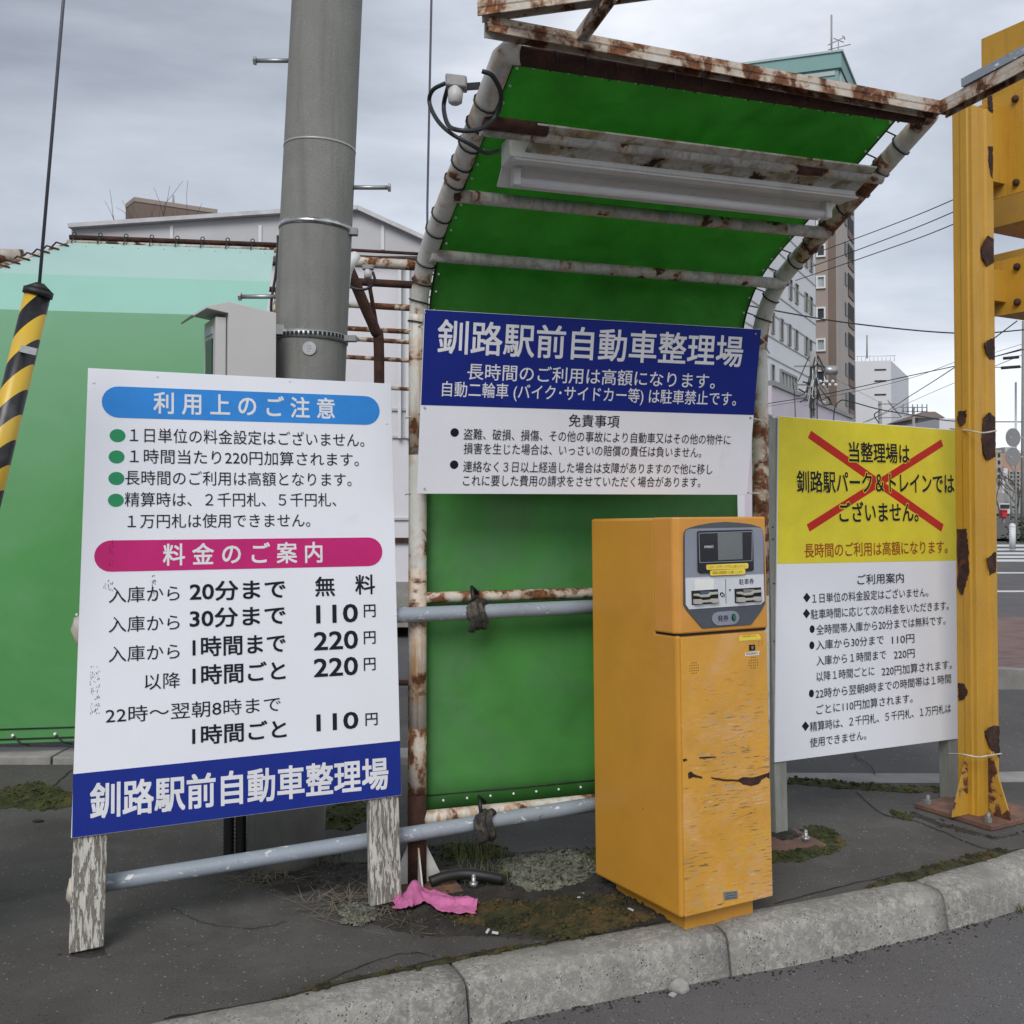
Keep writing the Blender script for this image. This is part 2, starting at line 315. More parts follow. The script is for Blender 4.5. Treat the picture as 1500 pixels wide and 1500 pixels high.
# ------------------------------------------------------------------ lettering
def glyph_mesh(body):
    c = bpy.data.curves.new('lettering', 'FONT'); c.body = body; c.resolution_u = 3; c.align_x = 'LEFT'
    o = bpy.data.objects.new('lettering', c); link(o); bpy.context.view_layer.update()
    me = bpy.data.meshes.new_from_object(o.evaluated_get(bpy.context.evaluated_depsgraph_get()))
    bpy.data.objects.remove(o); bpy.data.curves.remove(c); return me
def text(parent, body, pl, pL, pR, hpx, m, bold=0.0, w=.0022, name='lettering'):
    if '　' in body:
        ws = [sum(.56 if c_.isascii() else 1.0 for c_ in q) for q in body.split('　')]; tot = sum(ws) + len(ws) - 1; acc = 0
        for q, ww in zip(body.split('　'), ws):
            a, b_ = [(pL[0] + (pR[0] - pL[0]) * f, pL[1] + (pR[1] - pL[1]) * f) for f in (acc / tot, (acc + ww) / tot)]; acc += ww + 1
            text(parent, q, pl, a, b_, hpx, m, bold, w, name)
        return
    hs = 1.27 if body.isascii() else 1.0
    """one printed line: from measured left end to measured right end, kanji height hpx"""
    (u0, v0), (u1, v1) = pl.uv(*pL), pl.uv(*pR); xm, ym = (pL[0] + pR[0]) / 2, (pL[1] + pR[1]) / 2
    hh = abs(pl.uv(xm, ym - hpx / 2)[1] - pl.uv(xm, ym + hpx / 2)[1]); size = hh / .90
    me0 = glyph_mesh(body)
    co = [q.co.copy() for q in me0.vertices]; fs = [tuple(f.vertices) for f in me0.polygons]; bpy.data.meshes.remove(me0)
    x0, x1 = min(q.x for q in co), max(q.x for q in co); v = (v0 + v1) / 2; k = (u1 - u0) / (x1 - x0 + 2 * bold)
    org = Vector(parent['_o'])
    # heavier strokes: the outline printed again a hair's breadth aside, each copy a little lower
    n_ = 0 if bold < .003 else (4 if bold < .04 else 10)
    offs_ = [(0, 0)] + [(bold * math.cos(2 * math.pi * (j + .5) / n_), bold * math.sin(2 * math.pi * (j + .5) / n_)) for j in range(n_)]
    vs_ = []; ff = []
    for j, (dx, dy) in enumerate(offs_):
        b_ = len(vs_); vs_ += [tuple(pl.p(u0 + (q.x - x0 + dx + bold) * k, v + (q.y - (.36 if hs > 1 else .37) + dy) * size * hs, w - j * .00006) - org) for q in co]; ff += [tuple(i + b_ for i in f) for f in fs]
    me = bpy.data.meshes.new(name); me.from_pydata(vs_, [], ff)
    me.materials.append(m); o = bpy.data.objects.new(name, me); link(o); o.parent = parent; o['_o'] = tuple(org)
    return o
def pill(pl, x0, y0, x1, y1, hpx, n=12):  # uv outline of a round-ended band
    (u0, v0), (u1, v1) = pl.uv(x0, y0), pl.uv(x1, y1); v = (v0 + v1) / 2; xm = (x0 + x1) / 2; ym = (y0 + y1) / 2
    r = abs(pl.uv(xm, ym - hpx / 2)[1] - pl.uv(xm, ym + hpx / 2)[1]) / 2
    a = [(u1 - r + r * math.sin(math.pi * k / n), v - r * math.cos(math.pi * k / n)) for k in range(n + 1)]
    return a + [(u0 + r - r * math.sin(math.pi * k / n), v + r * math.cos(math.pi * k / n)) for k in range(n + 1)]
def jag(pl, pts, amp=.004, sub=5):
    """torn outline in plane units through measured points"""
    U = [pl.uv(*q) for q in pts]; out = []
    for i in range(len(U)):
        a, b = U[i], U[(i + 1) % len(U)]
        for k in range(sub):
            t = k / sub; out.append((a[0] + (b[0] - a[0]) * t + random.uniform(-amp, amp), a[1] + (b[1] - a[1]) * t + random.uniform(-amp, amp)))
    return out
#@@SETTING
# ================================================================== SETTING
def sheet(name, pts, z, m, **t):
    return MB().add([(x, y, z) for x, y in pts], [tuple(range(len(pts)))]).build(name, m, base=(0, 0, z), kind='structure', **t)
sheet('road', [(-2500, -60), (2500, -60), (2500, 3500), (-2500, 3500)], -.144, M_road)
KP = [(-4.3, 1.3), (-3.0, 2.05), (-1.95, 2.62), (-1.0135, 3.073), (-.203, 3.465), (.534, 3.777), (1.013, 3.957), (1.638, 4.245), (2.133, 4.534), (2.75, 5.0), (3.35, 5.75), (3.6, 6.6), (3.7, 7.6)]
kpath = spline([(x, y, 0) for x, y in KP], 12)
# footway: subdivided sheet between the kerb and the far kerb line
fw = MB(); cols = []
for q in kpath:
    far = 6.08 if q.x < .5 else 5.68 + (q.x - 2.0) * .03
    far = max(far, q.y + .05)
    cols.append([Vector((q.x, q.y + (far - q.y) * k / 6, -.003)) for k in range(7)])
for i in range(len(cols) - 1):
    for k in range(6): fw.add([cols[i][k], cols[i + 1][k], cols[i + 1][k + 1], cols[i][k + 1]], [(0, 1, 2, 3)])
fw.build('footway', M_walk, base=(0, 0, -.003), kind='structure')
# kerb stones with open joints
kerb = thing('kerb', (0, 3.3, -.144), 'x', 'x'); del kerb['label']; del kerb['category']; kerb['kind'] = 'structure'
cum = [0]
for i in range(1, len(kpath)): cum.append(cum[-1] + (kpath[i] - kpath[i - 1]).length)
def kat(s):
    for i in range(1, len(cum)):
        if cum[i] >= s:
            t = (s - cum[i - 1]) / (cum[i] - cum[i - 1]); d = (kpath[i] - kpath[i - 1]).normalized(); return kpath[i - 1].lerp(kpath[i], t), d
    return kpath[-1], (kpath[-1] - kpath[-2]).normalized()
i0 = min(range(len(kpath)), key=lambda i: (kpath[i] - Vector((-.235, 3.45, 0))).length); s0 = cum[i0]
prof = [(0, -.16), (0, -.004), (.004, 0), (.05, .001), (.10, -.001), (.128, -.004), (.144, -.012), (.153, -.026), (.158, -.045), (.168, -.10), (.178, -.16)]
s = s0 - 5 * .985
while s < cum[-1] - .3:
    a, e_ = max(s + .005, 0), s + .985 - .006; s += .985
    if e_ < .2: continue
    mb = MB(); n = 14; rings = []
    for k in range(n + 1):
        q, d = kat(a + (e_ - a) * k / n); o_ = Vector((d.y, -d.x, 0))
        end = 1 if k in (0, n) else 0
        rings.append([q + o_ * (w - (.003 if end and w > .05 else 0)) + Vector((0, 0, z - (.004 if end and z > -.05 else 0) + .0025 * mnoise.noise(Vector((q.x * 9, q.y * 9, w * 30))))) for w, z in prof])
    m_ = len(prof)
    mb.add([q for g in rings for q in g], [(i * m_ + k, (i + 1) * m_ + k, (i + 1) * m_ + k + 1, i * m_ + k + 1) for i in range(n) for k in range(m_ - 1)], True)
    mb.add(rings[0], [tuple(range(m_))]); mb.add(rings[-1], [tuple(range(m_))])
    mb.build('kerb_stone', M_kerb, kerb)
# far kerb of the island and the lot behind
def strip(name, P, w, z0, z1, m, **t):
    mb = MB()
    for a, b in zip(P[:-1], P[1:]): mb.beam(Vector((a[0], a[1], (z0 + z1) / 2)), Vector((b[0], b[1], (z0 + z1) / 2)), w, z1 - z0)
    return mb.build(name, m, **t)
sheet('parking_lot', [(-60, 6.1), (.5, 6.1), (1.9, 5.76), (4.2, 5.85), (4.6, 8.6), (-2, 8.7), (-2, 14), (-60, 14)], -.012, M_lot)
strip('gutter', [(1.2, 5.80), (2.4, 5.78), (4.2, 5.95)], .2, -.05, -.001, M_lightconc, kind='structure')
lk = thing('low_kerb', (-3, 6.2, 0), 'x', 'x'); del lk['label']; del lk['category']; lk['kind'] = 'structure'
for k in range(7):
    x0 = -6.4 + k * .93
    MB().abox(x0, x0 + .92, 6.12, 6.36, -.05, .035 + .004 * math.sin(k * 3)).build('kerb_stone', M_lightconc, lk, bevel=.008)
M_brickp = mat('pink_paving', (.24, .135, .12), .9, var=(.25, 3), fine=(.2, 60), bump=(60, .3), grime=((.16, .13, .12), 6, .45, .6, .7))
bp = sheet('brick_pavement', [(3.9, 9.35), (5.2, 8.9), (9, 7.95), (30, 7.9), (30, 13.4), (4.4, 13.4)], .07, M_brickp)
strip('pavement_kerb', [(4.4, 13.4), (3.9, 9.3), (5.2, 8.85), (9, 7.9), (30, 7.85)], .14, -.16, .075, M_lightconc, kind='structure')
sheet('far_pavement', [(14, 47.5), (120, 47.5), (200, 900), (60, 900), (19, 60)], -.02, M_lot)
M_paint = mat('road_paint', (.68, .69, .68), .7, var=(.08, 2), fine=(.1, 60), grime=((.3, .3, .3), 2, .6, .8, .5))
for k, (xa, xb, ya, yb) in enumerate([(4, 40, 19.8, 20.1), (4, 40, 25.2, 25.6), (8, 60, 30.5, 31.6), (8, 60, 32.6, 33.8), (8, 60, 35, 36.4), (8, 60, 38, 39.6), (8, 60, 41.5, 43.5)]):
    MB().abox(xa, xb, ya, yb, -.143, -.138).build('painted_line', M_paint, kind='structure')
#@@MACHINE
# ================================================================== TICKET MACHINE
MP = Plane((.607, 3.66, .065), 29.0, 1.2)      # front face; u right, v up, w towards viewer
c0 = MP.uv(1003, 1340); c1 = MP.uv(1133, 1308); c2 = MP.uv(994, 758); MW = c1[0] - c0[0]; MV = c2[1]; U0 = c0[0]; U1 = c1[0]
tm = thing('ticket_machine', (.70, 3.9, 0), 'orange parking ticket machine with scuffed front, standing on the kerb', 'ticket machine')
MDP = .545
sp = .022
c3 = MP.uv(1120, 755); TU0, TU1 = c2[0] - U0, c3[0] - U1
def mq(u, v, w):
    f_ = v / MV; k_ = (u - U0) / (U1 - U0); return MP.p(u + f_ * (TU0 * (1 - k_) + TU1 * k_), v, w)
# shell: footprint with a slanted front left corner
def mfoot(u0, u1, w0, w1, ch): return [(u0, w0), (u1, w0), (u1, w1), (u0 + ch, w1), (u0, w1 - ch * 1.1)]
def mprism(fp, v0, v1):
    mb = MB(); n = len(fp)
    mb.add([mq(u, v0, w) for u, w in fp] + [mq(u, v1, w) for u, w in fp], [tuple(range(n))[::-1], tuple(range(n, 2 * n))] + [(i, (i + 1) % n, (i + 1) % n + n, i + n) for i in range(n)])
    return mb
seam = MP.uv(1060, 925)[1]
lprof_ = [(-MDP, 0), (-.006, 0), (-.006, seam - .004), (-.13, seam - .004), (-.13, MV), (-MDP, MV)]
mb = MB(); mb.add([mq(U0 - .012, v, w) for w, v in lprof_] + [mq(U1, v, w) for w, v in lprof_], [tuple(range(6)), tuple(range(6, 12))[::-1]] + [(i, (i + 1) % 6, (i + 1) % 6 + 6, i + 6) for i in range(6)])
mb.build('body', M_orange, tm, bevel=.010)
hd = mprism(mfoot(U0 - .020, U1 + .0, -.127, .004, .018), seam + .002, MV + .001).build('head_door', M_orangeh, tm, bevel=.006)
mprism([(U0 + .002, -.008), (U1 - .004, -.008), (U1 - .004, .001), (U0 + .002, .001)], .006, seam - .01).build('front_door', M_orangef, tm, bevel=.002)
mprism([(U0 + .045, -MDP + .06), (U1 - .05, -MDP + .06), (U1 - .05, -.055), (U0 + .045, -.055)], -.10, .004).build('plinth', M_orange, tm, bevel=.003)
mprism(mfoot(U0 - .010, U1 - .003, -.128, -.004, .016), seam - .006, seam + .003).build('door_seam', M_dark, tm)
C = lambda x, y: MP.uv(850 + x / 5, 720 + y / 5)          # measured on the enlarged view of the head
W = .005
def P5(pts_): return [C(*q) for q in pts_]
arc = [(1335, 330), (1328, 290), (1310, 262), (1240, 240), (1150, 228), (1050, 222), (950, 230), (860, 246), (800, 262), (768, 276), (752, 300), (748, 340)]
face = P5([(748, 830), (770, 868), (885, 1001), (1240, 973), (1310, 880), (1345, 815)] + arc)
fp_ = MB().plate(MP, face, W - .002, W + .003).build('face_panel', M_mdark, tm)
MB().plate(MP, P5([(756, 640), (1330, 606), (1330, 300), (1312, 270), (1280, 262), (800, 272), (765, 282), (755, 310)]), W + .003, W + .0045).build('display_surround', M_mgrey, tm)
MB().plate(MP, P5([(758, 632), (762, 830), (785, 862), (1310, 826), (1336, 800), (1330, 604)]), W + .003, W + .0048).build('slot_panel', M_mlight, tm)
dsp = MB().plate(MP, P5([(842, 295), (845, 585), (862, 598), (1240, 580), (1252, 570), (1245, 285), (1232, 278), (855, 288)]), W + .0048, W + .010).build('display', M_bezel, tm, bevel=.001)
MB().plate(MP, P5([(985, 305), (990, 502), (1168, 494), (1165, 300)]), W + .0095, W + .0108).build('screen', M_screen, dsp)
for q in ([(846, 303), (846, 308), (1240, 295), (1240, 290)], [(855, 518), (855, 522), (1236, 508), (1236, 504)], [(1236, 295), (1233, 508), (1238, 508), (1241, 295)], [(846, 303), (853, 520), (857, 520), (850, 303)]):
    MB().plate(MP, P5(q), W + .0098, W + .0112).build('display_rim', M_mgrey, dsp)
for x in (800, 1115):
    k = 0 if x == 800 else -14
    def Q(pts_): return [C(x + a, 726 + b + k) for a, b in pts_]
    sl = MB().plate(MP, Q([(0, 0), (4, 104), (198, 90), (194, -12)]), W + .0046, W + .0062).build('slot', M_dark, tm)
    MB().plate(MP, Q([(12, 22), (12, 38), (40, 40), (60, 48), (118, 44), (132, 30), (188, 24), (186, 6), (130, 10), (116, 24), (58, 28), (44, 20)]), W + .006, W + .016).build('slot_lip', M_beige, sl, bevel=.0015)
    MB().plate(MP, Q([(10, 62), (10, 96), (60, 96), (72, 86), (130, 82), (142, 90), (190, 86), (188, 56), (142, 56), (128, 64), (70, 68), (58, 60)]), W + .006, W + .018).build('slot_lip', M_beige, sl, bevel=.0015)
    MB().plate(MP, Q([(60, 4), (66, 24), (132, 18), (140, 2)]), W + .0062, W + .009).build('slot_inset', plain('slot_blue', (.05, .10, .16)) if x == 800 else plain('slot_grey', (.2, .2, .2)), sl)
MB().plate(MP, P5([(824, 645), (826, 726), (960, 718), (966, 640)]), W + .0048, W + .006).build('blank_ticket', plain('off_white_card', (.74, .74, .72)), tm)
MB().plate(MP, P5([(1049, 640), (1052, 820), (1056, 820), (1053, 640)]), W + .0048, W + .0054).build('divider_line', M_mdark, tm)
text(tm, '駐車券', MP, (850 + 1150 / 5, 720 + 662 / 5), (850 + 1258 / 5, 720 + 656 / 5), 8.2, M_ink, .006, W + .0056)
text(tm, 'AMANO', MP, (850 + 886 / 5, 720 + 404 / 5), (850 + 954 / 5, 720 + 403 / 5), 3.8, M_lett, .02, W + .0112)
for x, y in ((1025, 768), (1082, 722)):
    MB().plate(MP, P5([(x - 8, y - 6), (x, y + 10), (x + 9, y - 7)]), W + .0048, W + .0055).build('arrow_mark', M_ink, tm)
MB().plate(MP, P5([(1030, 736), (1032, 744), (1042, 748), (1044, 770), (1036, 772), (1037, 753), (1018, 745), (1018, 760), (1010, 762), (1010, 740)]), W + .0048, W + .0055).build('arrow_mark', M_ink, tm)
def P5pill(x0, y0, x1, y1, r, n=8):
    a = [(x1 + r * math.sin(math.pi * k / n), y1 + r * math.cos(math.pi * k / n)) for k in range(n + 1)]
    return P5(a + [(x0 - r * math.sin(math.pi * k / n), y0 - r * math.cos(math.pi * k / n)) for k in range(n + 1)])
MB().plate(MP, P5pill(1002, 930, 1100, 922, 50), W + .003, W + .006).build('button_surround', M_mgrey, tm)
bt = MB().disc(MP, *C(1108, 919), .0092, W + .006, W + .009, ry=.0128).build('button_ring', M_bezel, tm)
MB().disc(MP, *C(1108, 919), .0072, W + .009, W + .013, ry=.0105).build('button', M_green, bt, bevel=.001)
text(tm, '発券', MP, (850 + 992 / 5, 720 + 930 / 5), (850 + 1070 / 5, 720 + 926 / 5), 9, M_ink, .012, W + .0066)
for (x0, y0, x1, y1, h_), tx in zip(((902, 553, 1207, 543, 40), (930, 595, 1185, 585, 38)), ('1万円・5千円・2千円札は使えません。', '精算は精算機でお願いします。')):
    MB().plate(MP, P5([(x0, y0 - 12), (x0, y0 + 14), (x0 + 6, y0 + 20), (x1 - 8, y1 + 20), (x1, y1 + 12), (x1, y1 - 14), (x1 - 8, y1 - 20), (x0 + 6, y0 - 18)]), W + .010, W + .0125).build('yellow_sticker', M_sticker, tm)
    text(tm, tx, MP, (850 + (x0 + 16) / 5, 720 + (y0 + 1) / 5), (850 + (x1 - 14) / 5, 720 + (y1 + 1) / 5), 4.4, M_dred, .0, W + .0128)
st = MB().plate(MP, P5([(1163, 1056), (1164, 1095), (1318, 1083), (1320, 1064), (1302, 1044)]), .001, .0022).build('yellow_sticker', M_sticker, tm)
text(tm, '大型車は使用できません', MP, (850 + 1180 / 5, 720 + 1063 / 5), (850 + 1290 / 5, 720 + 1054 / 5), 2.6, M_dred, 0, .0026)
lk_ = MB().plate(MP, P5([(1234, 1122), (1235, 1165), (1278, 1161), (1277, 1120)]), .001, .003).build('lens_window', M_bezel, tm)
MB().disc(MP, *C(1256, 1142), .0052, .003, .0045, ry=.0065).build('lens', M_dsteel, lk_)
MB().plate(MP, P5([(1204, 1182), (1206, 1206), (1305, 1197), (1310, 1168)]), .001, .0022).build('white_sticker', plain('white_sticker_paper', (.7, .7, .7)), tm)
text(tm, '防犯録画中', MP, (850 + 1212 / 5, 720 + 1190 / 5), (850 + 1298 / 5, 720 + 1183 / 5), 3.2, M_ink, 0, .0026)
def holes(cx_, cy_):
    mb = MB()
    for r in range(5):
        for k in range(5):
            if (r in (0, 4)) and k in (0, 4): continue
            u, v = C(cx_ + (k - 2) * 15, cy_ + (r - 2) * 19 - (k - 2) * 1.2); mb.disc(MP, u, v, .0021, .0008, .0015, 6)
    mb.build('speaker_holes', M_dark, tm, kind='stuff')
holes(832, 1292); holes(1266, 1254)
mb = MB()
for r in range(3):
    for k in range(2): mb.disc(MP, *C(1306 + k * 24, 1097 + r * 15), .0018, .0008, .0015, 6)
mb.build('screw_holes', M_dark, tm, kind='stuff')
pltag = MB().plate(MP, [MP.uv(*q) for q in ((1059, 1306.5), (1060, 1319), (1080, 1316), (1080, 1304))], .001, .0025).build('maker_plate', M_steel, tm)
for y in (1308.5, 1312, 1315.5): MB().plate(MP, [MP.uv(*q) for q in ((1062, y), (1062, y + 1.2), (1078, y - 1.2), (1078, y - 2.4))], .0025, .003).build('engraved_line', M_mdark, pltag)
# dent and scrapes on the door
D = lambda x, y: (850 + x / 3.947, 1000 + y / 3.947)
for k, q in enumerate(([(622, 520), (640, 512), (660, 530), (705, 545), (700, 553), (650, 545), (625, 555)], [(750, 545), (820, 556), (910, 560), (940, 545), (1000, 548), (1085, 522), (1093, 512), (1094, 556), (1075, 545), (1045, 562), (1030, 585), (985, 598), (940, 588), (910, 570), (830, 568), (765, 556)], [(592, 440), (615, 440), (617, 450), (594, 456)], [(684, 430), (784, 426), (784, 433), (690, 438)])):
    MB().plate(MP, jag(MP, [D(*p_) for p_ in q], .0008, 3), .0006, .0022).build('rust_patch', M_rustflake, tm)
for q in ([(548, 572), (556, 576), (566, 594), (558, 592)], [(578, 622), (594, 626), (590, 632)]):
    pass
#@@BOARD
# ================================================================== LEFT NOTICE BOARD
BP = Plane((-1.482, 3.535, .36), 21.5, 5.0)
tl, tr, brr, bl = BP.uv(129, 539), BP.uv(573, 562), BP.uv(588, 1165), BP.uv(104, 1228)
bu0, bu1, bv0, bv1 = (tl[0] + bl[0]) / 2, (tr[0] + brr[0]) / 2, (bl[1] + brr[1]) / 2, (tl[1] + tr[1]) / 2
nb = thing('notice_board', (-.95, 3.75, 0), 'large white parking fee board with light blue and magenta bands on peeling wooden posts', 'notice board')
MB().plate(BP, [bl, brr, tr, tl], -.012, 0).build('panel', M_white, nb, bevel=.0015)
blue_top = (BP.uv(104, 1134)[1] + BP.uv(588, 1085)[1]) / 2
MB().plate(BP, [BP.uv(105.5, 1227), BP.uv(587.5, 1164.3), BP.uv(586, 1085), BP.uv(107, 1134)], -.002, .0012).build('blue_band', M_blue, nb)
MB().plate(BP, pill(BP, 149, 588, 556, 602, 44), 0, .0012).build('light_blue_band', M_sky, nb)
MB().plate(BP, pill(BP, 138, 817, 560, 806, 44), 0, .0012).build('magenta_band', M_mag, nb)
T = lambda *a, **k: text(nb, *a, **k)
E_ = lambda x, y: (80 + x / 2.885, 530 + y / 2.885)
def BT(body, x0, y0, x1, y1, h, m=M_ink, bold=0.0): T(body, BP, E_(x0, y0), E_(x1, y1), h / 2.885, m, bold)
BT('利 用 上 の ご 注 意', 417, 176, 1184, 197, 86, M_lett, .022)
BT('料 金 の ご 案 内', 457, 816, 1132, 806, 86, M_lett, .022)
BT('１日単位の料金設定はございません。', 318, 312, 1308, 330, 58, bold=.002)
BT('１時間当たり220円加算されます。', 318, 400, 1285, 413, 58, bold=.002)
BT('長時間のご利用は高額となります。', 298, 495, 1254, 494, 58, bold=.002)
BT('精算時は、２千円札、５千円札、', 296, 586, 1190, 580, 58, bold=.002)
BT('１万円札は使用できません。', 308, 676, 1080, 668, 58, bold=.002)
for x, y in ((266, 312), (262, 402), (261, 493), (259, 585)):
    u, v = BP.uv(*E_(x, y)); MB().disc(BP, u, v, .0265, 0, .0012, ry=.0235).build('green_dot', M_dot, nb)
for i, (y, big, pr) in enumerate(((0, '20分まで', None), (1, '30分まで', '110'), (2, '1時間まで', '220'), (3, '1時間ごと', '220'))):
    ya = (990, 1114, 1238, 1352)[i]; yb = (968, 1080, 1200, 1318)[i]; yc = (945, 1062, 1175, 1287)[i]
    if i < 3: BT('入庫から', 228, ya, 528, ya - 16, 66, bold=.002)
    else: BT('以降', 380, ya, 530, ya - 6, 66, bold=.002)
    BT(big, 570 if i < 2 else 582, yb + 4, 976, yb - 10, 80, bold=.022)
    if pr:
        BT(pr, 1094 if i > 1 else 1104, yc + 3, 1282, yc - 3, 76, bold=.022); BT('円', 1306, yc - 10, 1356, yc - 12, 56, bold=.012)
BT('無　料', 1100, 952, 1354, 940, 80, bold=.018)
H_ = lambda x, y: (80 + x / 3.19, 950 + y / 3.19)
T('22時～翌朝8時まで', BP, H_(238, 310), H_(1056, 262), 23, M_ink, .002)
T('1時間ごと', BP, H_(642, 402), H_(1084, 380), 27, M_ink, .022)
T('110', BP, (463, 1058), (525, 1054), 24.5, M_ink, .022); T('円', BP, (535, 1053.5), (553, 1052.5), 19, M_ink, .012)
T('釧路駅前自動車整理場', BP, (131, 1176), (569, 1131), 47, M_lett, .030)
for (x, y) in ((112, 1216), (192, 1208), (272, 1196), (358, 1184), (450, 1172), (545, 1160), (566, 620), (137, 560), (230, 551), (424, 558), (580, 900), (112, 900)):
    u, v = BP.uv(x, y); MB().disc(BP, u, v, .0042, .001, .0028, 8).build('screw_head', M_blue if y > 1150 else M_white, nb)
mbk = MB()
for (xa, ya, xb, yb, n) in ((132, 975, 146, 1045, 70), (152, 850, 166, 870, 20), (158, 790, 166, 830, 26), (222, 842, 228, 880, 26), (215, 1140, 222, 1165, 12)):
    for k in range(n):
        u, v = BP.uv(random.uniform(xa, xb), random.uniform(ya, yb)); mbk.pbox(BP, u - random.uniform(.0003, .0012), u + .0004, v - random.uniform(.001, .006), v + .001, .0012, .0018)
mbk.build('scuff_marks', M_dark, nb, kind='stuff')
for (x0, y0, x1, yb_) in ((102, 1229, 154, 1402), (546, 1172, 592, 1314)):
    bot = -(.36 - .004) / math.cos(R(5)) + (0 if x0 < 200 else .012)
    a0, a1 = BP.uv(x0 - 2, yb_)[0], BP.uv(x1 - 2, yb_)[0]; t0, t1 = BP.uv(x0 + (32 if x0 < 200 else -16), 575)[0], BP.uv(x1 + (26 if x0 < 200 else -24), 575)[0]
    MB().plate(BP, [(a0, bot), (a1, bot + .008), (t1, BP.uv(x1, 575)[1]), (t0, BP.uv(x0 + 20, 575)[1])], -.055, -.0125).build('post', M_wood, nb, bevel=.004)
for v in (bv0 + .2, bv1 - .2):
    MB().pbox(BP, bu0 + .18, bu1 - .18, v - .03, v + .03, -.04, -.013).build('back_rail', M_wood, nb)
#@@SHELTER
# ================================================================== MAIN SHELTER
SB = Vector((-.375, 4.153, 0)); TH = R(19.12); SDv = Vector((math.cos(TH), math.sin(TH), 0)); SN = Vector((math.sin(TH), -math.cos(TH), 0)); SL = 1.572
def S(s, t, h): return SB + SDv * s + SN * t + Vector((0, 0, h))
PR = spline([(0, 2.05, 0), (0, 2.24, 0), (.055, 2.37, 0), (.19, 2.49, 0), (.50, 2.625, 0), (.80, 2.75, 0), (1.06, 2.862, 0)], 7)
sh = thing('bus_style_shelter', (*SB.xy, 0), 'curved shelter frame of rusting white pipes covered in green vinyl, behind the ticket machine', 'shelter')
for s_, m_ in ((0, M_wpipe), (SL, M_wpipe)):
    dd = 1 if s_ == 0 else -1
    pth = [S(s_, 0, .0), S(s_, 0, .6), S(s_, 0, 1.2), S(s_, 0, 1.8)] + [S(s_, q.x, q.y) for q in PR] + [S(s_ + .008 * dd, 1.09, 2.867), S(s_ + .04 * dd, 1.11, 2.862)]
    MB().tube(pth, .036, 16).build('arch_pipe', m_, sh, label='rusty white arch pipe, %s end' % ('left' if s_ == 0 else 'right'))
    hh = .42 if s_ == 0 else 0
    if s_ == 0:
        MB().tube([S(s_, .0, 0), S(s_, .0, .36)], .0376, 16).build('rusted_foot', M_rust, sh)
        MB().tube([S(s_, .0, .36), S(s_, .0, .62)], .0370, 16).build('rusted_section', M_rusty, sh)
        MB().tube([S(s_, .0, .62), S(s_, .0, 1.25)], .0366, 16).build('run_stained_section', M_postrust, sh)
        MB().tube([S(s_, .0, 1.70), S(s_, .0, 1.95), S(s_, .0, 2.2)] + [S(s_, q.x, q.y) for q in PR[6:9]], .0367, 16).build('run_stained_section', M_postrust, sh)
        for dx, dy in ((1, 0), (-1, 0), (0, 1)):
            a = S(s_ + .036 * dx, .036 * dy, 0)
            MB().prism([a + Vector((0, 0, .008)), S(s_ + .11 * dx, .11 * dy, .008), a + Vector((0, 0, .16))], (SN if dx else SDv) * .006).build('gusset', M_wpipe, sh)
    if s_: MB().tube([S(s_, q.x, q.y) for q in PR[24:38]], .0366, 16).build('rusted_section', M_rusty, sh)
    if s_: MB().tube([S(s_, .0, 1.1), S(s_, .0, 1.95)], .0368, 16).build('rusted_section', M_rusty, sh)
    MB().box(S(s_ + (.0 if s_ == 0 else .09), .02, .006), SDv * (.15), SN * .12, (0, 0, .006)).build('base_plate', M_plate, sh)
for bx, by in ((.20, .11), (SL + .185, .06)):
    b_ = MB().tube([S(bx, by, .0), S(bx, by, .05)], .009, 10); b_.tube([S(bx, by, .012), S(bx, by, .028)], .018, 6); b_.ball(S(bx, by, .05), .0095)
    b_.build('anchor_bolt', M_steel, sh)
def bar(t, h, r, m, a=0.0, b=SL, n=12): return MB().tube([S(a + (b - a) * k / 6, t, h) for k in range(7)], r, n).build('cross_bar', m, sh)
bar(.83, 2.72, .02, M_wbar)
bar(.504, 2.597, .024, M_wbar); bar(.19, 2.455, .024, M_wbar); bar(0, 2.235, .02, M_wbar)
bar(.0, 1.132, .022, M_rusty); bar(.0, .262, .029, M_postrust); bar(1.09, 2.862, .030, M_rust)
# plate that carries the lamp
for t_, h_ in ((.848, 2.728), (.775, 2.695)):
    MB().box(S(SL / 2 + .06, t_, h_), SDv * (SL / 2 - .12), (SN + Vector((0, 0, .42))).normalized() * .037, Vector((0, 0, .003))).build('lamp_plate', M_mould, sh)
MB().tube([S(.0, .86, 2.735), S(.22, .86, 2.735)], .022, 10).build('rusted_bar_end', M_rust, sh)
# sheets: wall and canopy
def fabric(name, prof2, s0_, s1_, m, ns_=28, amp=.010):
    vs_ = []; fs = []; n = len(prof2)
    for i in range(ns_ + 1):
        for k, (t, h) in enumerate(prof2):
            s_ = s0_ + (s1_ - s0_) * i / ns_; wv = amp * mnoise.noise(Vector((s_ * 3, h * 2.5, t * 3)))
            vs_.append(S(s_, t + wv, h + wv))
    for i in range(ns_):
        for k in range(n - 1): fs.append((i * n + k, (i + 1) * n + k, (i + 1) * n + k + 1, i * n + k + 1))
    mb = MB(); mb.add(vs_, fs, True); o = mb.build(name, m, sh); so_ = o.modifiers.new('thickness', 'SOLIDIFY'); so_.thickness = .0015
    return o
fabric('vinyl_wall', [(-.05, .27 + (2.2 - .27) * k / 14) for k in range(15)], .045, SL - .085, M_vinyl)
offs = []
for i, q in enumerate(PR):
    d = PR[min(i + 1, len(PR) - 1)] - PR[max(0, i - 1)]; d.normalize(); offs.append((q.x - d.y * .045, q.y + d.x * .045))
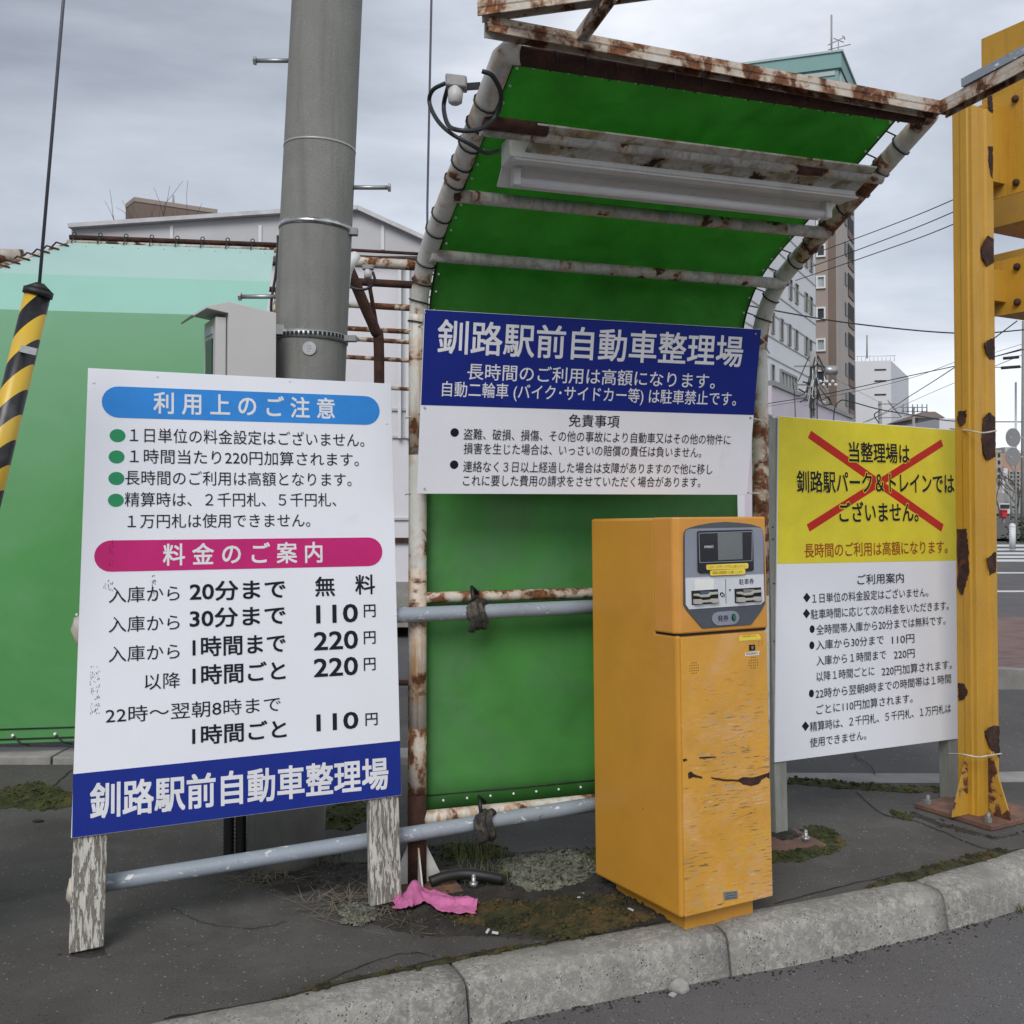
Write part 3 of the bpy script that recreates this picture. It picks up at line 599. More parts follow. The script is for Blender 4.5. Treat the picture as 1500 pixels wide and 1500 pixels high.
fabric('vinyl_canopy', [(-.05, 2.202)] + offs[7:], .058, SL - .062, M_vinylroof)
# edge hem, eyelets and lacing round the arch pipes
arcp = [Vector((a, b, 0)) for a, b in offs[6:]]
def along(P, step):
    out = []; acc = 0
    for a, b in zip(P[:-1], P[1:]):
        l = (b - a).length
        while acc <= l: out.append((a.lerp(b, acc / l), (b - a).normalized())); acc += step
        acc -= l
    return out
for side in (0, 1):
    s_e = .062 if side == 0 else SL - .068; s_p = 0 if side == 0 else SL
    hm = MB(); hm.tube([S(s_e + (.004 if side else -.004), q.x, q.y) for q in arcp], .004, 6); hm.build('hem_cord', M_black, sh)
    ey = MB()
    for q, d in along(arcp, .075): ey.ball(S(s_e + (-.012 if side else .012), q.x + .003 * d.y, q.y - .004), .0055, 6, 4)
    ey.build('eyelets', plain('bright_eyelet', (.8, .8, .8), .3, .2), sh, kind='stuff')
    for q, d in [g_ for g_ in along(arcp, .095 if side == 0 else .12) if random.random() < .72]:
        cc = Vector((q.x + d.y * .045, q.y - d.x * .045, 0)); loop = []
        for k in range(13):
            a = 2 * math.pi * k / 12; off = .040
            loop.append(S(s_p + math.cos(a) * off, cc.x + (-d.y) * math.sin(a) * off + d.x * .02 * math.sin(a * .5), cc.y + d.x * math.sin(a) * off + d.y * .02 * math.sin(a * .5)))
        tl_ = MB().tube(loop, .0035, 5); tl_.tube([loop[3], S(s_e, q.x + d.x * .03, q.y + d.y * .03)], .003, 5)
        tl_.build('lacing_loop', M_black, sh)
# front lacing along the tip bar
for k in range(14):
    s_ = .12 + k * .1
    MB().tube([S(s_, 1.05, 2.895), S(s_ + .01, 1.065, 2.90), S(s_ + .03, 1.122, 2.88), S(s_ + .035, 1.12, 2.845), S(s_ + .03, 1.07, 2.835)], .003, 5).build('lacing_loop', M_black, sh)
ey = MB()
for k in range(24): ey.ball(S(.11 + k * .058, 1.035, 2.856), .0045, 6, 4)
for k in range(9): ey.ball(S(.12 + k * .1, -.047, .31), .006, 6, 4)
ey.build('eyelets', MATS['bright_eyelet'], sh, kind='stuff')
MB().tube([S(.05, -.046, .335), S(SL - .09, -.046, .335)], .003, 5).build('hem_cord', M_black, sh)
# rusty triangular steel frame above the canopy tips
HB = 2.893
fr = thing('steel_angle_frame', S(0, 1.1, 2.9), 'heavily rusted steel angle frame lying on top of the shelter canopy', 'steel frame')
A0, A1 = S(-.085, 1.165, HB + .005), S(SL - .02, 1.165, HB - .038); A2 = Vector((1.92, 2.47, HB + .02))
def angle(a, b, nm='angle_bar', m=M_rusty, w=.05):
    a, b = Vector(a), Vector(b); d = (b - a).normalized(); sd_ = d.cross(Vector((0, 0, 1))).normalized()
    mb = MB(); mb.beam(a, b, w, .006); mb.beam(a + sd_ * (w / 2 - .003) + Vector((0, 0, .0)), b + sd_ * (w / 2 - .003), .006, w * .9)
    mb.beam(a - sd_ * (w / 2 - .003) + Vector((0, 0, 0)), b - sd_ * (w / 2 - .003), .006, w * .9)
    return mb.build(nm, m, fr)
angle(A0, A1); angle(A0 + Vector((-.02, .0, .045)), A2 + Vector((0, 0, .045))); angle(A2, A1 + Vector((0, 0, -.0)))
d1 = G(845, 62, HB + .01); d2 = G(890, 0, HB + .03); angle(d1, d1 + (d2 - d1) * 1.12, w=.035)
MB().beam(A1 + Vector((.03, -.12, .045)), A2.lerp(A1, .1) + Vector((0, 0, .040)), .03, .028).build('grey_channel', M_galv, fr)
# sign hung on the shelter
SP = Plane((-.36, 4.07, .9), 18.0, -9.8)
tl, tr, brr, bl = SP.uv(617, 452), SP.uv(1111, 483), SP.uv(1098, 726), SP.uv(616, 722)
u0, u1, v0, v1 = (tl[0] + bl[0]) / 2, (tr[0] + brr[0]) / 2, (bl[1] + brr[1]) / 2, (tl[1] + tr[1]) / 2
ss = thing('shelter_sign', SP.p((u0 + u1) / 2, v0), 'wide blue and white parking lot rules sign tied across the green shelter', 'sign')
vb = (SP.uv(617, 592)[1] + SP.uv(1104, 609)[1]) / 2
MB().pbox(SP, u0, u1, v0, v1, -.008, 0).build('panel', M_white2, ss, bevel=.001)
MB().pbox(SP, u0 + .001, u1 - .001, vb, v1 - .001, -.002, .001).build('blue_band', M_blue2, ss)
I_ = lambda x, y: (560 + x / 2.586, 420 + y / 2.586)
def ST(body, x0, y0, x1, y1, h, m=M_ink, bold=0.0): text(ss, body, SP, I_(x0, y0), I_(x1, y1), h / 2.586, m, bold)
ST('釧路駅前自動車整理場', 208, 188, 1366, 248, 118, M_lett, .018)
ST('長時間のご利用は高額になります。', 322, 320, 1260, 360, 58, M_lett, .008)
ST('自動二輪車 (バイク･サイドカー等) は駐車禁止です。', 226, 388, 1340, 425, 54, M_lett, .008)
ST('免責事項', 706, 508, 898, 510, 46, bold=.004)
ST('盗難、破損、損傷、その他の事故により自動車又はその他の物件に', 308, 558, 1318, 580, 40)
ST('損害を生じた場合は、いっさいの賠償の責任は負いません。', 308, 610, 1208, 630, 40)
ST('連絡なく３日以上経過した場合は支障がありますので他に移し', 306, 680, 1250, 692, 40)
ST('これに要した費用の請求をさせていただく場合があります。', 306, 730, 1205, 744, 40)
for x, y in ((274, 552), (272, 674)):
    u, v = SP.uv(*I_(x, y)); MB().disc(SP, u, v, .0165, 0, .001).build('bullet_dot', M_ink, ss)
for x, y, e_ in ((622, 458, (604, 452)), (622, 597, (588, 610)), (622, 716, (590, 712)), (1106, 489, (1118, 480)), (1099, 612, (1128, 625)), (1096, 722, (1130, 735))):
    a = SP.p(*SP.uv(x, y), .004); side = SB if x < 800 else SB + SDv * SL
    b = Vector((side.x, side.y, a.z)) + SN * .05
    c = b + SDv * (-.05 if x < 800 else .05) - SN * .05 + Vector((0, 0, -.02))
    MB().tube(spline([a, a.lerp(b, .6) + SN * .02, b, c], 5), .003, 6).build('tie_string', M_cream, ss)
    MB().disc(SP, *SP.uv(x, y), .004, .001, .003, 8).build('eyelet', M_ink, ss)
# strip light
LP = Plane(S(0, .72, 2.60), math.degrees(TH), 0)
lf = thing('strip_light', S(SL / 2, .7, 2.55), 'long white fluorescent strip light fixture under the green canopy', 'lamp')
la, lb = .125, SL - .065
def lp(s_, t, h): return S(s_, .70 + t, 2.665 + h)
def lprism(poly, a, b, name, m, par=lf, bev=0):
    n = len(poly); mb = MB(); mb.add([lp(a, t, h) for t, h in poly] + [lp(b, t, h) for t, h in poly], [tuple(range(n))[::-1], tuple(range(n, 2 * n))] + [(i, (i + 1) % n, (i + 1) % n + n, i + n) for i in range(n)])
    return mb.build(name, m, par, bevel=bev)
lprism([(-.03, .075), (.06, .075), (.065, .005), (.03, -.005), (-.03, -.005)], la, lb, 'housing', M_lamp, bev=.003)
lprism([(.02, -.006), (.085, -.012), (.087, -.008), (.066, .006), (.03, -.002)], la + .01, lb - .004, 'reflector', M_lamp)
lprism([(-.032, -.004), (-.09, -.055), (-.092, -.05), (-.036, .004)], la + .005, lb - .06, 'reflector', M_lamp)
for s_ in (la + .05, lb - .07):
    MB().box(lp(s_, -.02, -.035), SDv * .014, SN * .02, Vector((0, 0, .034))).build('lamp_holder', M_lamp, lf, bevel=.006)
MB().tube([lp(la + .06, -.02, -.052), lp(lb - .08, -.02, -.052)], .0165, 14).build('lamp_tube', M_tube, lf)
MB().tube([lp(lb - .095, .062, .035), lp(lb - .095, .075, .035)], .014, 14).build('round_cap', M_dsteel, lf)
MB().disc(Plane(lp(0, .064, .04), math.degrees(TH)), (la + lb) / 2 + .02, 0, .012, 0, .002).build('knockout', M_lamp, lf)
# light sensor and its cable
sn = at(664, 122, 3.30)
se = thing('light_sensor', sn, 'small grey light sensor on the left arch pipe of the green shelter', 'sensor')
MB().box(sn + Vector((.01, 0, .0)), Vector((.034, 0, -.004)), (0, .026, 0), (0, 0, .020)).build('cap', M_dsteel, se, bevel=.006)
MB().tube([sn + Vector((.008, 0, -.012)), sn + Vector((.006, 0, -.062)), sn + Vector((.006, 0, -.068))], [.026, .022, .014], 14).build('eye', M_box, se)
MB().beam(sn + Vector((.03, 0, -.012)), sn + Vector((.085, .02, -.0)), .014, .02).build('bracket', M_black, se)
cab = [at(x, y, Y) for x, y, Y in ((652, 122, 3.31), (634, 132, 3.33), (629, 150, 3.36), (640, 175, 3.32), (660, 195, 3.28), (690, 212, 3.28), (712, 224, 3.35), (732, 221, 3.5))]
tag(MB().tube(spline(cab, 6), .007, 8).build('power_cable', M_wire), 'black cable running from the light sensor to the strip light', 'cable')
cab = [at(x, y, Y) for x, y, Y in ((706, 104, 3.14), (722, 112, 3.15), (734, 140, 3.2), (725, 172, 3.24), (700, 190, 3.2), (668, 190, 3.2), (655, 180, 3.3), (650, 155, 3.36), (656, 128, 3.31))]
tag(MB().tube(spline(cab, 6), .0075, 8).build('power_cable', M_wire), 'black cable looped in a coil round the arch pipe next to the light sensor', 'cable')
# rails tied to the shelter
def rail(a, b, label, padp):
    t = thing('pipe_rail', a, label, 'rail')
    MB().tube([a.lerp(b, k / 8) for k in range(9)], .0295, 16).build('pipe', M_galv, t)
    return t
ra, rb = Vector((-1.53, 3.645, .172)), Vector((.45, 4.39, .268))
r1 = rail(ra, rb, 'lower blue-grey pipe rail with worn paint, running between the fee board and the ticket machine', None)
rc_, rd = Vector((-1.53, 3.665, 1.066)), Vector((.45, 4.395, 1.078))
r2 = rail(rc_, rd, 'upper blue-grey pipe rail running in front of the green vinyl at mid height', None)
def wadat(t, c, k=1.0):
    c = Vector(c)
    mb = MB(); loop = [c + Vector((.0, math.cos(a) * .042 * k, math.sin(a) * .058 * k - .008)) + SDv * .01 * math.sin(a * 2) for a in [2 * math.pi * i / 14 for i in range(15)]]
    mb.tube(loop, .021 * k, 8, False); mb.tube([q + SDv * .028 for q in loop[:-2]], .019 * k, 8, True).tube([q - SDv * .02 + Vector((0, 0, -.012)) for q in loop[3:-3]], .016 * k, 8, True).build('rubber_wrap', mat('old_rubber', (.035, .033, .03), .85, var=(.4, 20), bump=(60, .6), fade=((.10, .09, .07), 22, .5, .62)), t)
    MB().tube([c + Vector((-.01, -.02, .05)), c + Vector((-.016, 0, .085)), c + Vector((-.02, .02, .10)), c + Vector((.006, .03, .075))], .008, 7).build('tie', M_black, t)
p1 = at(697, 893, 4.12); wadat(r2, (p1.x, 4.175, 1.072), .82); p2 = at(708, 1213, 4.10); wadat(r1, (p2.x, 4.16, .24), .85)
for t, c in ((r1, ra), (r2, rc_)):
    MB().ball(c + Vector((.03, 0, 0)), .05, 10, 8, (.8, 1, 1.1), .5).build('end_padding', M_cream, t)
    MB().tube([c + Vector((.06, 0, .045)), c + Vector((.07, -.04, 0)), c + Vector((.07, 0, -.06)), c + Vector((.06, .03, -.02))], .008, 6).build('tie', M_black, t)
#@@YSIGN
# ================================================================== YELLOW AND WHITE INFORMATION BOARD
YP = Plane((1.20, 4.755, .0), 28.2, 1.5)
tl, tr, brr, bl = YP.uv(1140, 609), YP.uv(1401, 630), YP.uv(1403, 1082), YP.uv(1135, 1117)
u0, u1, v0, v1 = (tl[0] + bl[0]) / 2, (tr[0] + brr[0]) / 2, (bl[1] + brr[1]) / 2, (tl[1] + tr[1]) / 2
ys = thing('information_board', (1.7, 5.0, 0), 'yellow and white notice board with a red cross, right of the ticket machine', 'notice board')
vb = (YP.uv(1140, 826)[1] + YP.uv(1402, 821)[1]) / 2
MB().plate(YP, [bl, brr, tr, tl], -.008, 0).build('panel', M_white, ys, bevel=.001)
MB().plate(YP, [YP.uv(1138.5, 826), YP.uv(1401.5, 821), YP.uv(1400.6, 631), YP.uv(1140.6, 610)], -.002, .0008).build('yellow_band', M_yel, ys)
J_ = lambda x, y: (1110 + x / 4.6875, 580 + y / 4.6875)
K_ = lambda x, y: (1110 + x / 4.6875, 820 + y / 4.6875)
for q in ([(365, 238), (343, 288), (1258, 932), (1275, 882)], [(1258, 298), (1272, 345), (354, 932), (335, 882)]):
    MB().plate(YP, [YP.uv(*J_(*p_)) for p_ in q], .0009, .0014 if q[0][0] == 365 else .0017).build('red_cross_stroke', M_red, ys)
def YT(body, x0, y0, x1, y1, h, m=M_ink, bold=0.0, f=J_, halo=0):
    if halo: text(ys, body, YP, (f(x0, y0)[0] - .8, f(x0, y0)[1]), (f(x1, y1)[0] + .8, f(x1, y1)[1]), h / 4.6875, M_yel, halo, .0024, 'lettering_outline')
    text(ys, body, YP, f(x0, y0), f(x1, y1), h / 4.6875, m, bold, .0034)
YT('当整理場は', 622, 385, 1040, 400, 132, bold=.022, halo=.06)
YT('釧路駅パーク＆トレインでは', 264, 580, 1346, 612, 138, bold=.020, halo=.06)
YT('ございません。', 556, 800, 1100, 800, 132, bold=.022, halo=.06)
YT('長時間のご利用は高額になります。', 318, 1052, 1300, 1046, 92, M_dred, .006)
YT('ご利用案内', 682, 135, 1000, 125, 68, bold=.004, f=K_)
for body, x0, y0, x1, y1 in (('１日単位の料金設定はございません。', 372, 258, 1168, 228), ('駐車時間に応じて次の料金をいただきます。', 362, 366, 1308, 322), ('全時間帯入庫から20分までは無料です。', 398, 470, 1286, 425),
    ('入庫から30分まで　110円', 398, 582, 1072, 538), ('入庫から１時間まで　220円', 400, 690, 1074, 640), ('以降１時間ごとに　220円加算されます。', 400, 798, 1330, 722), ('22時から翌朝8時までの時間帯は１時間', 394, 912, 1324, 822),
    ('ごとに110円加算されます。', 400, 1020, 1060, 958), ('精算時は、２千円札、５千円札、１万円札は', 355, 1136, 1324, 1028), ('使用できません。', 355, 1246, 742, 1212)):
    YT(body, x0, y0, x1, y1, 64, f=K_, bold=.002)
for x, y in ((336, 260), (334, 370), (327, 1143)):
    MB().plate(YP, [YP.uv(*K_(x + a, y + b)) for a, b in ((-25, 0), (0, 33), (25, -2), (0, -34))], 0, .001).build('diamond_mark', M_ink, ys)
for x, y in ((373, 476), (371, 587), (368, 918)):
    u, v = YP.uv(*K_(x, y)); MB().disc(YP, u, v, .0155, 0, .001, ry=.0180).build('bullet_dot', M_ink, ys)
for k, (x0, x1, w0, w1) in enumerate(((1129, 1150, -.075, -.01), (1389.5, 1402.5, -.075, -.01))):
    a = YP.uv(x0, 1000)[0]; b = YP.uv(x1, 1000)[0]
    if k == 0: a, b = u0 - .028, u0 + .045
    MB().pbox(YP, a, b, .004, v1 + .004 if k == 0 else v1 - .01, w0, w1).build('post', M_gwood, ys, bevel=.003)
for y in (772, 790, 855, 930, 940):
    u, v = YP.uv(1131, y); MB().disc(YP, u0 - .014 + .008 * ((y // 9) % 2), v, .004, -.0105, -.0075, 8).build('nail_hole', M_dark, ys)
yc = [at(x, y, Y) for x, y, Y in ((1392, 628, 5.2), (1420, 631, 4.98), (1440, 634, 4.93), (1459, 631, 5.0))]
MB().tube(spline(yc, 5), .004, 6).build('tie_string', M_cream, ys)
yc = [at(x, y, Y) for x, y, Y in ((1389, 1104, 5.16), (1410, 1105, 4.98), (1432, 1109, 4.93), (1447, 1107, 4.93), (1467, 1104, 5.05))]
MB().tube(spline(yc, 5), .004, 6).build('tie_string', M_cream, ys)
#@@YPOST
# ================================================================== YELLOW STEEL POST
ya, yb2 = Vector((math.cos(R(29.5)), math.sin(R(29.5)), 0)), Vector((-math.sin(R(29.5)), math.cos(R(29.5)), 0))
fc = at(1433, 1170, 4.99); fc.z = 0
yp = thing('yellow_gantry_post', (2.29, 5.14, 0), 'tall yellow steel post with dark rust patches, bolted down at the right', 'post')
def Yq(a, b, z): return fc + ya * a + yb2 * b + Vector((0, 0, z))
WA, WB = .158, .112
# folded section: box with a proud front corner lip
sec = [(0, 0), (.052, 0), (.058, .010), (.100, .010), (.106, 0), (WA, 0), (WA, WB), (0, WB), (0, WB * .62), (-.006, WB * .58), (-.006, WB * .25), (0, WB * .2)]
mb = MB(); n = len(sec); HP = 3.43
mb.add([Yq(a, b, .02) for a, b in sec] + [Yq(a, b, HP) for a, b in sec], [tuple(range(n))[::-1], tuple(range(n, 2 * n))] + [(i, (i + 1) % n, (i + 1) % n + n, i + n) for i in range(n)])
mb.build('column', M_yellow, yp, bevel=.004)
pc = Vector((2.29, 5.14, 0)); pa = Vector((2.2114, 4.8453, 0)); pb = Vector((1.9984, 5.2148, 0)); pd = pa + (pb - pa).length * ya
cc = (pb + pd) / 2
MB().box(cc + Vector((0, 0, .011)), ya * .215, yb2 * .215, (0, 0, .011)).build('base_plate', M_plate, yp, bevel=.002)
for (a, b, da, db) in ((WA * .5, 0, 0, -1), (0, WB * .5, -1, 0), (WA, WB * .5, 1, 0), (.005, 0, 0, -1)):
    p0 = Yq(a, b, .022); d = ya * da + yb2 * db; t_ = (yb2 if da else ya) * .008
    hgt = .30 if (a, da) == (WA * .5, 0) else .27
    if a == .005: continue
    MB().prism([p0 + t_ / 2, p0 + d * .115 + t_ / 2, p0 + d * .108 + Vector((0, 0, .03)) + t_ / 2, p0 + Vector((0, 0, hgt)) + d * .012 + t_ / 2, p0 + Vector((0, 0, hgt)) + t_ / 2], t_).build('gusset', M_yrust, yp)
for a, b in ((-.17, -.165), (.17, -.165), (-.17, .17), (.17, .17)):
    q = cc + ya * a + yb2 * b; m_ = MB().tube([q + Vector((0, 0, .02)), q + Vector((0, 0, .065))], .010, 8); m_.tube([q + Vector((0, 0, .022)), q + Vector((0, 0, .042))], .018, 6, smooth=False)
    m_.build('anchor_bolt', M_dsteel, yp)
PLf = Plane(Yq(0, 0, 0), 29.5); PLl = Plane(Yq(0, WB, 0), 29.5 - 90)
def rp(pl, pts_, w=.0015, amp=.003): MB().plate(pl, jag(pl, pts_, amp * 1.3, 9), -.001, w).build('rust_patch', M_rustflake, yp)
rp(PLl, [(1405, 603), (1417, 601), (1416, 620), (1408, 624), (1403, 615)], .008); rp(PLl, [(1403, 775), (1417, 775), (1420, 800), (1421, 838), (1415, 862), (1409, 872), (1404, 860)], .008)
rp(PLl, [(1404, 1001), (1413, 1002), (1419, 1010), (1417, 1020), (1406, 1026)], .008)
rp(PLf, [(1441, 612), (1449, 604), (1457, 612), (1458, 668), (1447, 674), (1441, 665), (1437, 640)], .0025); rp(PLf, [(1441, 503), (1456, 494), (1457, 526), (1448, 526)], .0025)
rp(PLf, [(1437, 362), (1446, 345), (1455, 350), (1455, 384), (1446, 390), (1439, 378)], .0025); rp(PLf, [(1447, 215), (1454, 214), (1453, 262), (1448, 244)], .0025)
rp(PLf, [(1446, 818), (1458, 808), (1459, 838), (1450, 842)], .0025); rp(PLf, [(1442, 1072), (1454, 1062), (1463, 1064), (1464, 1110), (1450, 1096)], .0025)
rp(PLf, [(1446, 142), (1453, 140), (1454, 165), (1448, 162)], .0025)
def ybox(x0, y0, x1, y1, Y0, dpt, hgt, name, m=M_yellow, par=yp):
    a = at(x0, y0, Y0); b = at(x1, y1, Y0 - .2); l = .26
    p = a; mb = MB(); d = -yb2
    mb.box(p + d * (l / 2) + ya * (dpt / 2) - Vector((0, 0, hgt / 2)), d * (l / 2), ya * (dpt / 2), (0, 0, hgt / 2)); return mb.build(name, m, par, bevel=.004)
ub = ybox(1437, 57, 1495, 35, 5.62, .7, 1.05, 'sign_box')
MB().box(at(1466, 92, 5.5) - ya * .004, yb2 * .03, ya * .008, (0, 0, .012)).build('latch', M_steel, ub)
lb_ = ybox(1452, 374, 1500, 372, 5.62, .7, .33, 'lower_box')
for (y0, y1) in ((145, 262), (392, 438)):
    a = at(1457, y0, 5.05); b = at(1457, y1, 5.05); hz = (a.z + b.z) / 2; hh = (a.z - b.z) / 2
    o_ = MB().box(Yq(WA + .055, .06, hz), ya * .056, yb2 * .045, (0, 0, hh)); o_.build('bracket', M_yellow, yp, bevel=.003)
    o_ = MB().box(Yq(WA + .112, .01, hz), ya * .004, yb2 * .10, (0, 0, hh + .06)); o_.build('bracket_plate', M_yellow, yp)
    for z in (hz + hh + .01, hz - hh - .01): MB().ball(Yq(WA + .10, -.05, z), .018, 8, 6).build('bolt', M_rust, yp)
#@@POLE
# ================================================================== CONCRETE POLE
pbot = Vector((-.965, 4.46, -.05)); ptop = Vector((-.555, 4.45, 9.0))
def pole_c(z): return pbot.lerp(ptop, (z + .05) / 9.05)
def pole_r(z): return .163 - .0036 * z
cp = thing('utility_pole', (pbot.x, pbot.y, 0), 'thick grey concrete utility pole behind the parking fee board', 'utility pole')
zz = [-.05 + 9.05 * k / 30 for k in range(31)]
MB().tube([pole_c(z) for z in zz], [pole_r(z) for z in zz], 40).build('shaft', M_pole, cp)
def zat(y, Y=4.33): return at(460, y, Y).z
def ringb(y, h, r, m, nm, tilt=.0):
    z = zat(y); mb = MB(); mb.tube([pole_c(z - h / 2), pole_c(z + h / 2)], pole_r(z) + r, 40, True); return mb.build(nm, m, cp)
ringb(204, .010, .0015, plain('dull_tin', (.36, .36, .34), .4, .3), 'thin_band'); b2 = ringb(324, .022, .004, mat('shiny_band', (.6, .6, .6), .25, .9, var=(.3, 14)), 'steel_band')
MB().box(pole_c(zat(330)) + Vector((pole_r(3) + .012, -.02, 0)), (.018, 0, 0), (0, .02, 0), (0, 0, .014)).build('band_clamp', M_dsteel, b2)
b3 = ringb(489, .034, .005, M_steel, 'punched_band')
z = zat(489); c = pole_c(z)
for k in range(26):
    a = R(190 + k * 7); rr = pole_r(z) + .0055; d = Vector((math.cos(a), math.sin(a), 0))
    MB().box(c + d * rr, Vector((-d.y, d.x, 0)) * .006, d * .001, (0, 0, .008)).build('slot_hole', M_dark, b3)
MB().box(c + Vector((pole_r(z) + .02, -.03, -.005)), (.026, 0, 0), (0, .022, 0), (0, 0, .012)).build('band_clamp', M_dsteel, b3)
q = at(453, 510, 4.30); c = pole_c(q.z); d = (q - c); d.z = 0; d.normalize(); pq = Plane(c + d * (pole_r(q.z) + .001), math.degrees(math.atan2(d.y, d.x)) + 90)
pg = MB().disc(pq, 0, 0, .028, -.004, .004).build('round_plaque', M_steel, cp)
for (a, b, w_, h_) in ((-.008, .008, .002, .010), (.006, .006, .002, .012), (0, -.002, .012, .002), (0, .012, .012, .002), (-.004, -.012, .009, .002)): MB().pbox(pq, a - w_ / 2, a + w_ / 2, b - h_ / 2, b + h_ / 2, .004, .005).build('plaque_mark', M_dsteel, pg)
for x0, y0, sd_, Y in ((375, 88, -1, 4.45), (568, 274, 1, 4.45), (353, 434, -1, 4.45), (700, -80, 1, 4.45)):
    a = at(x0, y0, Y); c = pole_c(a.z); st_ = c + Vector((sd_ * (pole_r(a.z) - .02), 0, 0)); e_ = Vector((a.x, c.y, a.z + .0))
    if x0 == 700: e_ = c + Vector((.3, 0, 0))
    o_ = MB().tube([st_, e_], .0095, 10).build('step_bolt', M_steel, cp)
    MB().tube([e_, e_ + Vector((sd_ * .012, 0, 0))], .018, 6, smooth=False).build('bolt_head', M_steel, o_)
# cabling along the pole
for pts_ in ([(407, 345), (407, 360), (404, 400), (397, 450), (402, 500)], [(424, 120), (420, 230), (416, 330)]):
    tag(MB().tube(spline([at(x, y, 4.47) for x, y in pts_], 5), .006, 6).build('pole_cable', M_wire), 'black cable hanging down the left side of the concrete pole' + (', lower piece above the cabinet' if pts_[0][1] > 300 else ', upper piece'), 'cable')
# conduit at the base
cd_ = thing('ground_conduit', (-1.17, 4.42, 0), 'pair of ribbed black conduits rising beside the foot of the concrete pole', 'conduit')
for dx in (0, .05):
    cdm = MB()
    P_ = [Vector((-1.19 + dx, 4.42, -.02 + k * .008)) for k in range(75)]; cdm.tube(P_, [.024 if k % 2 else .020 for k in range(75)], 12); cdm.build('conduit', M_black, cd_)
# meter cabinet
def CBp(x, y, Y): return at(x, y, Y)
cb = thing('meter_cabinet', at(350, 560, 4.2), 'pale grey electric meter cabinet with a sloping hood, mounted on the concrete pole', 'cabinet')
# side face faces the viewer; front face looks left
YA, YB = 4.17, 4.39
top = at(340, 446, 4.17).z; zb = 1.25
X1c = at(407, 480, 4.17).x; Xm = at(337, 480, 4.17).x; Xf = at(293, 480, 4.3).x
MB().prism([(Xm, YA, zb), (X1c, YA, zb), (X1c, YA, top - .028), (Xm + .002, YA, top), (Xm - .085, YA, top - .025), (Xm - .09, YA, top - .033), (Xm, YA, top - .046)], (0, YA - YB, 0)).build('case', M_box, cb, bevel=.002)
MB().box(((Xm - .004 + Xm - .045) / 2, (YA + YB) / 2 + .01, (zb + top - .06) / 2), ((.041) / 2, 0, 0), (0, (YB - YA) / 2 - .012, 0), (0, 0, (top - .06 - zb) / 2)).build('door', M_box, cb, bevel=.002)
MB().prism([(Xm - .085, YA, top - .026), (Xm - .083, YA, top - .032), (Xm - .135, YA - .0, top - .068), (Xm - .14, YA, top - .064)], (0, YA - YB, 0)).build('hood', M_box, cb)
MB().box((Xm - .046, (YA + YB) / 2 + .01, top - .24), (.004, 0, 0), (0, .055, 0), (0, 0, .10)).build('meter_window', M_bezel, cb)
MB().box((Xm - .046, (YA + YB) / 2 + .01, top - .105), (.004, 0, 0), (0, .055, 0), (0, 0, .016)).build('label_plate', M_mlight, cb)
MB().box((X1c + .03, YA + .12, top - .075), (.035, 0, 0), (0, .015, 0), (0, 0, .02)).build('mounting_bracket', M_steel, cb)
MB().box((X1c + .03, YA + .12, zb + .1), (.035, 0, 0), (0, .015, 0), (0, 0, .02)).build('mounting_bracket', M_steel, cb)
cb.rotation_euler.z = R(29); cb.location.x -= .008; cb.location.y -= .05
#@@BARRIER
# ================================================================== BARRIER ARM
bt_, bb_ = at(56, 428, 3.3), at(-85, 1010, 3.3)
ar = thing('barrier_gate', (-2.0, 3.3, 0), 'yellow and black striped barrier arm raised at the left, hung from a cable', 'barrier')
mst = newmat('barrier_stripes'); b = NB(mst); tcn = b.n('ShaderNodeTexCoord').outputs['Object']
# stripes wind round the arm axis
ax = (bt_ - bb_).normalized()
rot = ax.to_track_quat('Z', 'Y')
sxyz = b.n('ShaderNodeSeparateXYZ', {0: tcn})
zz_ = b.math('ADD', b.math('MULTIPLY', sxyz.outputs[2], 7.9), b.math('MULTIPLY', b.n('ShaderNodeMath', {0: b.math('SUBTRACT', sxyz.outputs[0], 0.0), 1: 0.0}, operation='ADD').outputs[0], -7.0))
fr_ = b.math('FRACT', b.math('ADD', zz_, 20.02)); mk = b.math('GREATER_THAN', fr_, .5)
cst = b.mix(mk, (.012, .012, .014), (.62, .40, .035)); cst = b.mix(b.ramp(b.noise(tcn, 9), .55, .8), cst, b.mix(.3, cst, (.3, .3, .3)))
pst = b.n('ShaderNodeBsdfPrincipled', {'Base Color': cst, 'Roughness': .35}); b.t.links.new(pst.outputs[0], b.n('ShaderNodeOutputMaterial').inputs[0])
am = MB().tube([bb_, bt_], [.041, .039], 24).build('arm', mst, ar)
cpm = MB(); cpm.tube([bt_ - ax * .012, bt_ + ax * .008], .045, 24); cpm.tube([bt_ + ax * .008, bt_ + ax * .03], [.043, .012], 24); cpm.build('end_cap', M_black, ar)
rfl = at(42, 513, 3.26); MB().box(rfl, ax.cross(Vector((0, 1, 0))) * .026, Vector((0, .003, 0)), ax * .011).build('reflector', M_steel, ar)
MB().abox(-2.28, -1.93, 3.15, 3.5, 0, 1.08).build('housing', M_yellow, ar, bevel=.02)
MB().abox(-2.22, -1.99, 3.2, 3.45, 1.08, 1.14).build('housing_cap', M_dsteel, ar, bevel=.01)
def wire(pts_, r, label, m=M_wire, n=6, group=None, sm=6):
    P_ = [at(*q) for q in pts_]; P_ = spline(P_, sm) if len(P_) > 2 else P_
    return tag(MB().tube(P_, r, n).build('overhead_wire', m), label, 'wire', group)
tag(MB().tube([at(57, 424, 3.3), at(93, 0, 3.3), at(110, -200, 3.3)], .0055, 8).build('support_cable', M_gcable), 'grey steel cable rising from the tip of the striped barrier arm', 'cable')
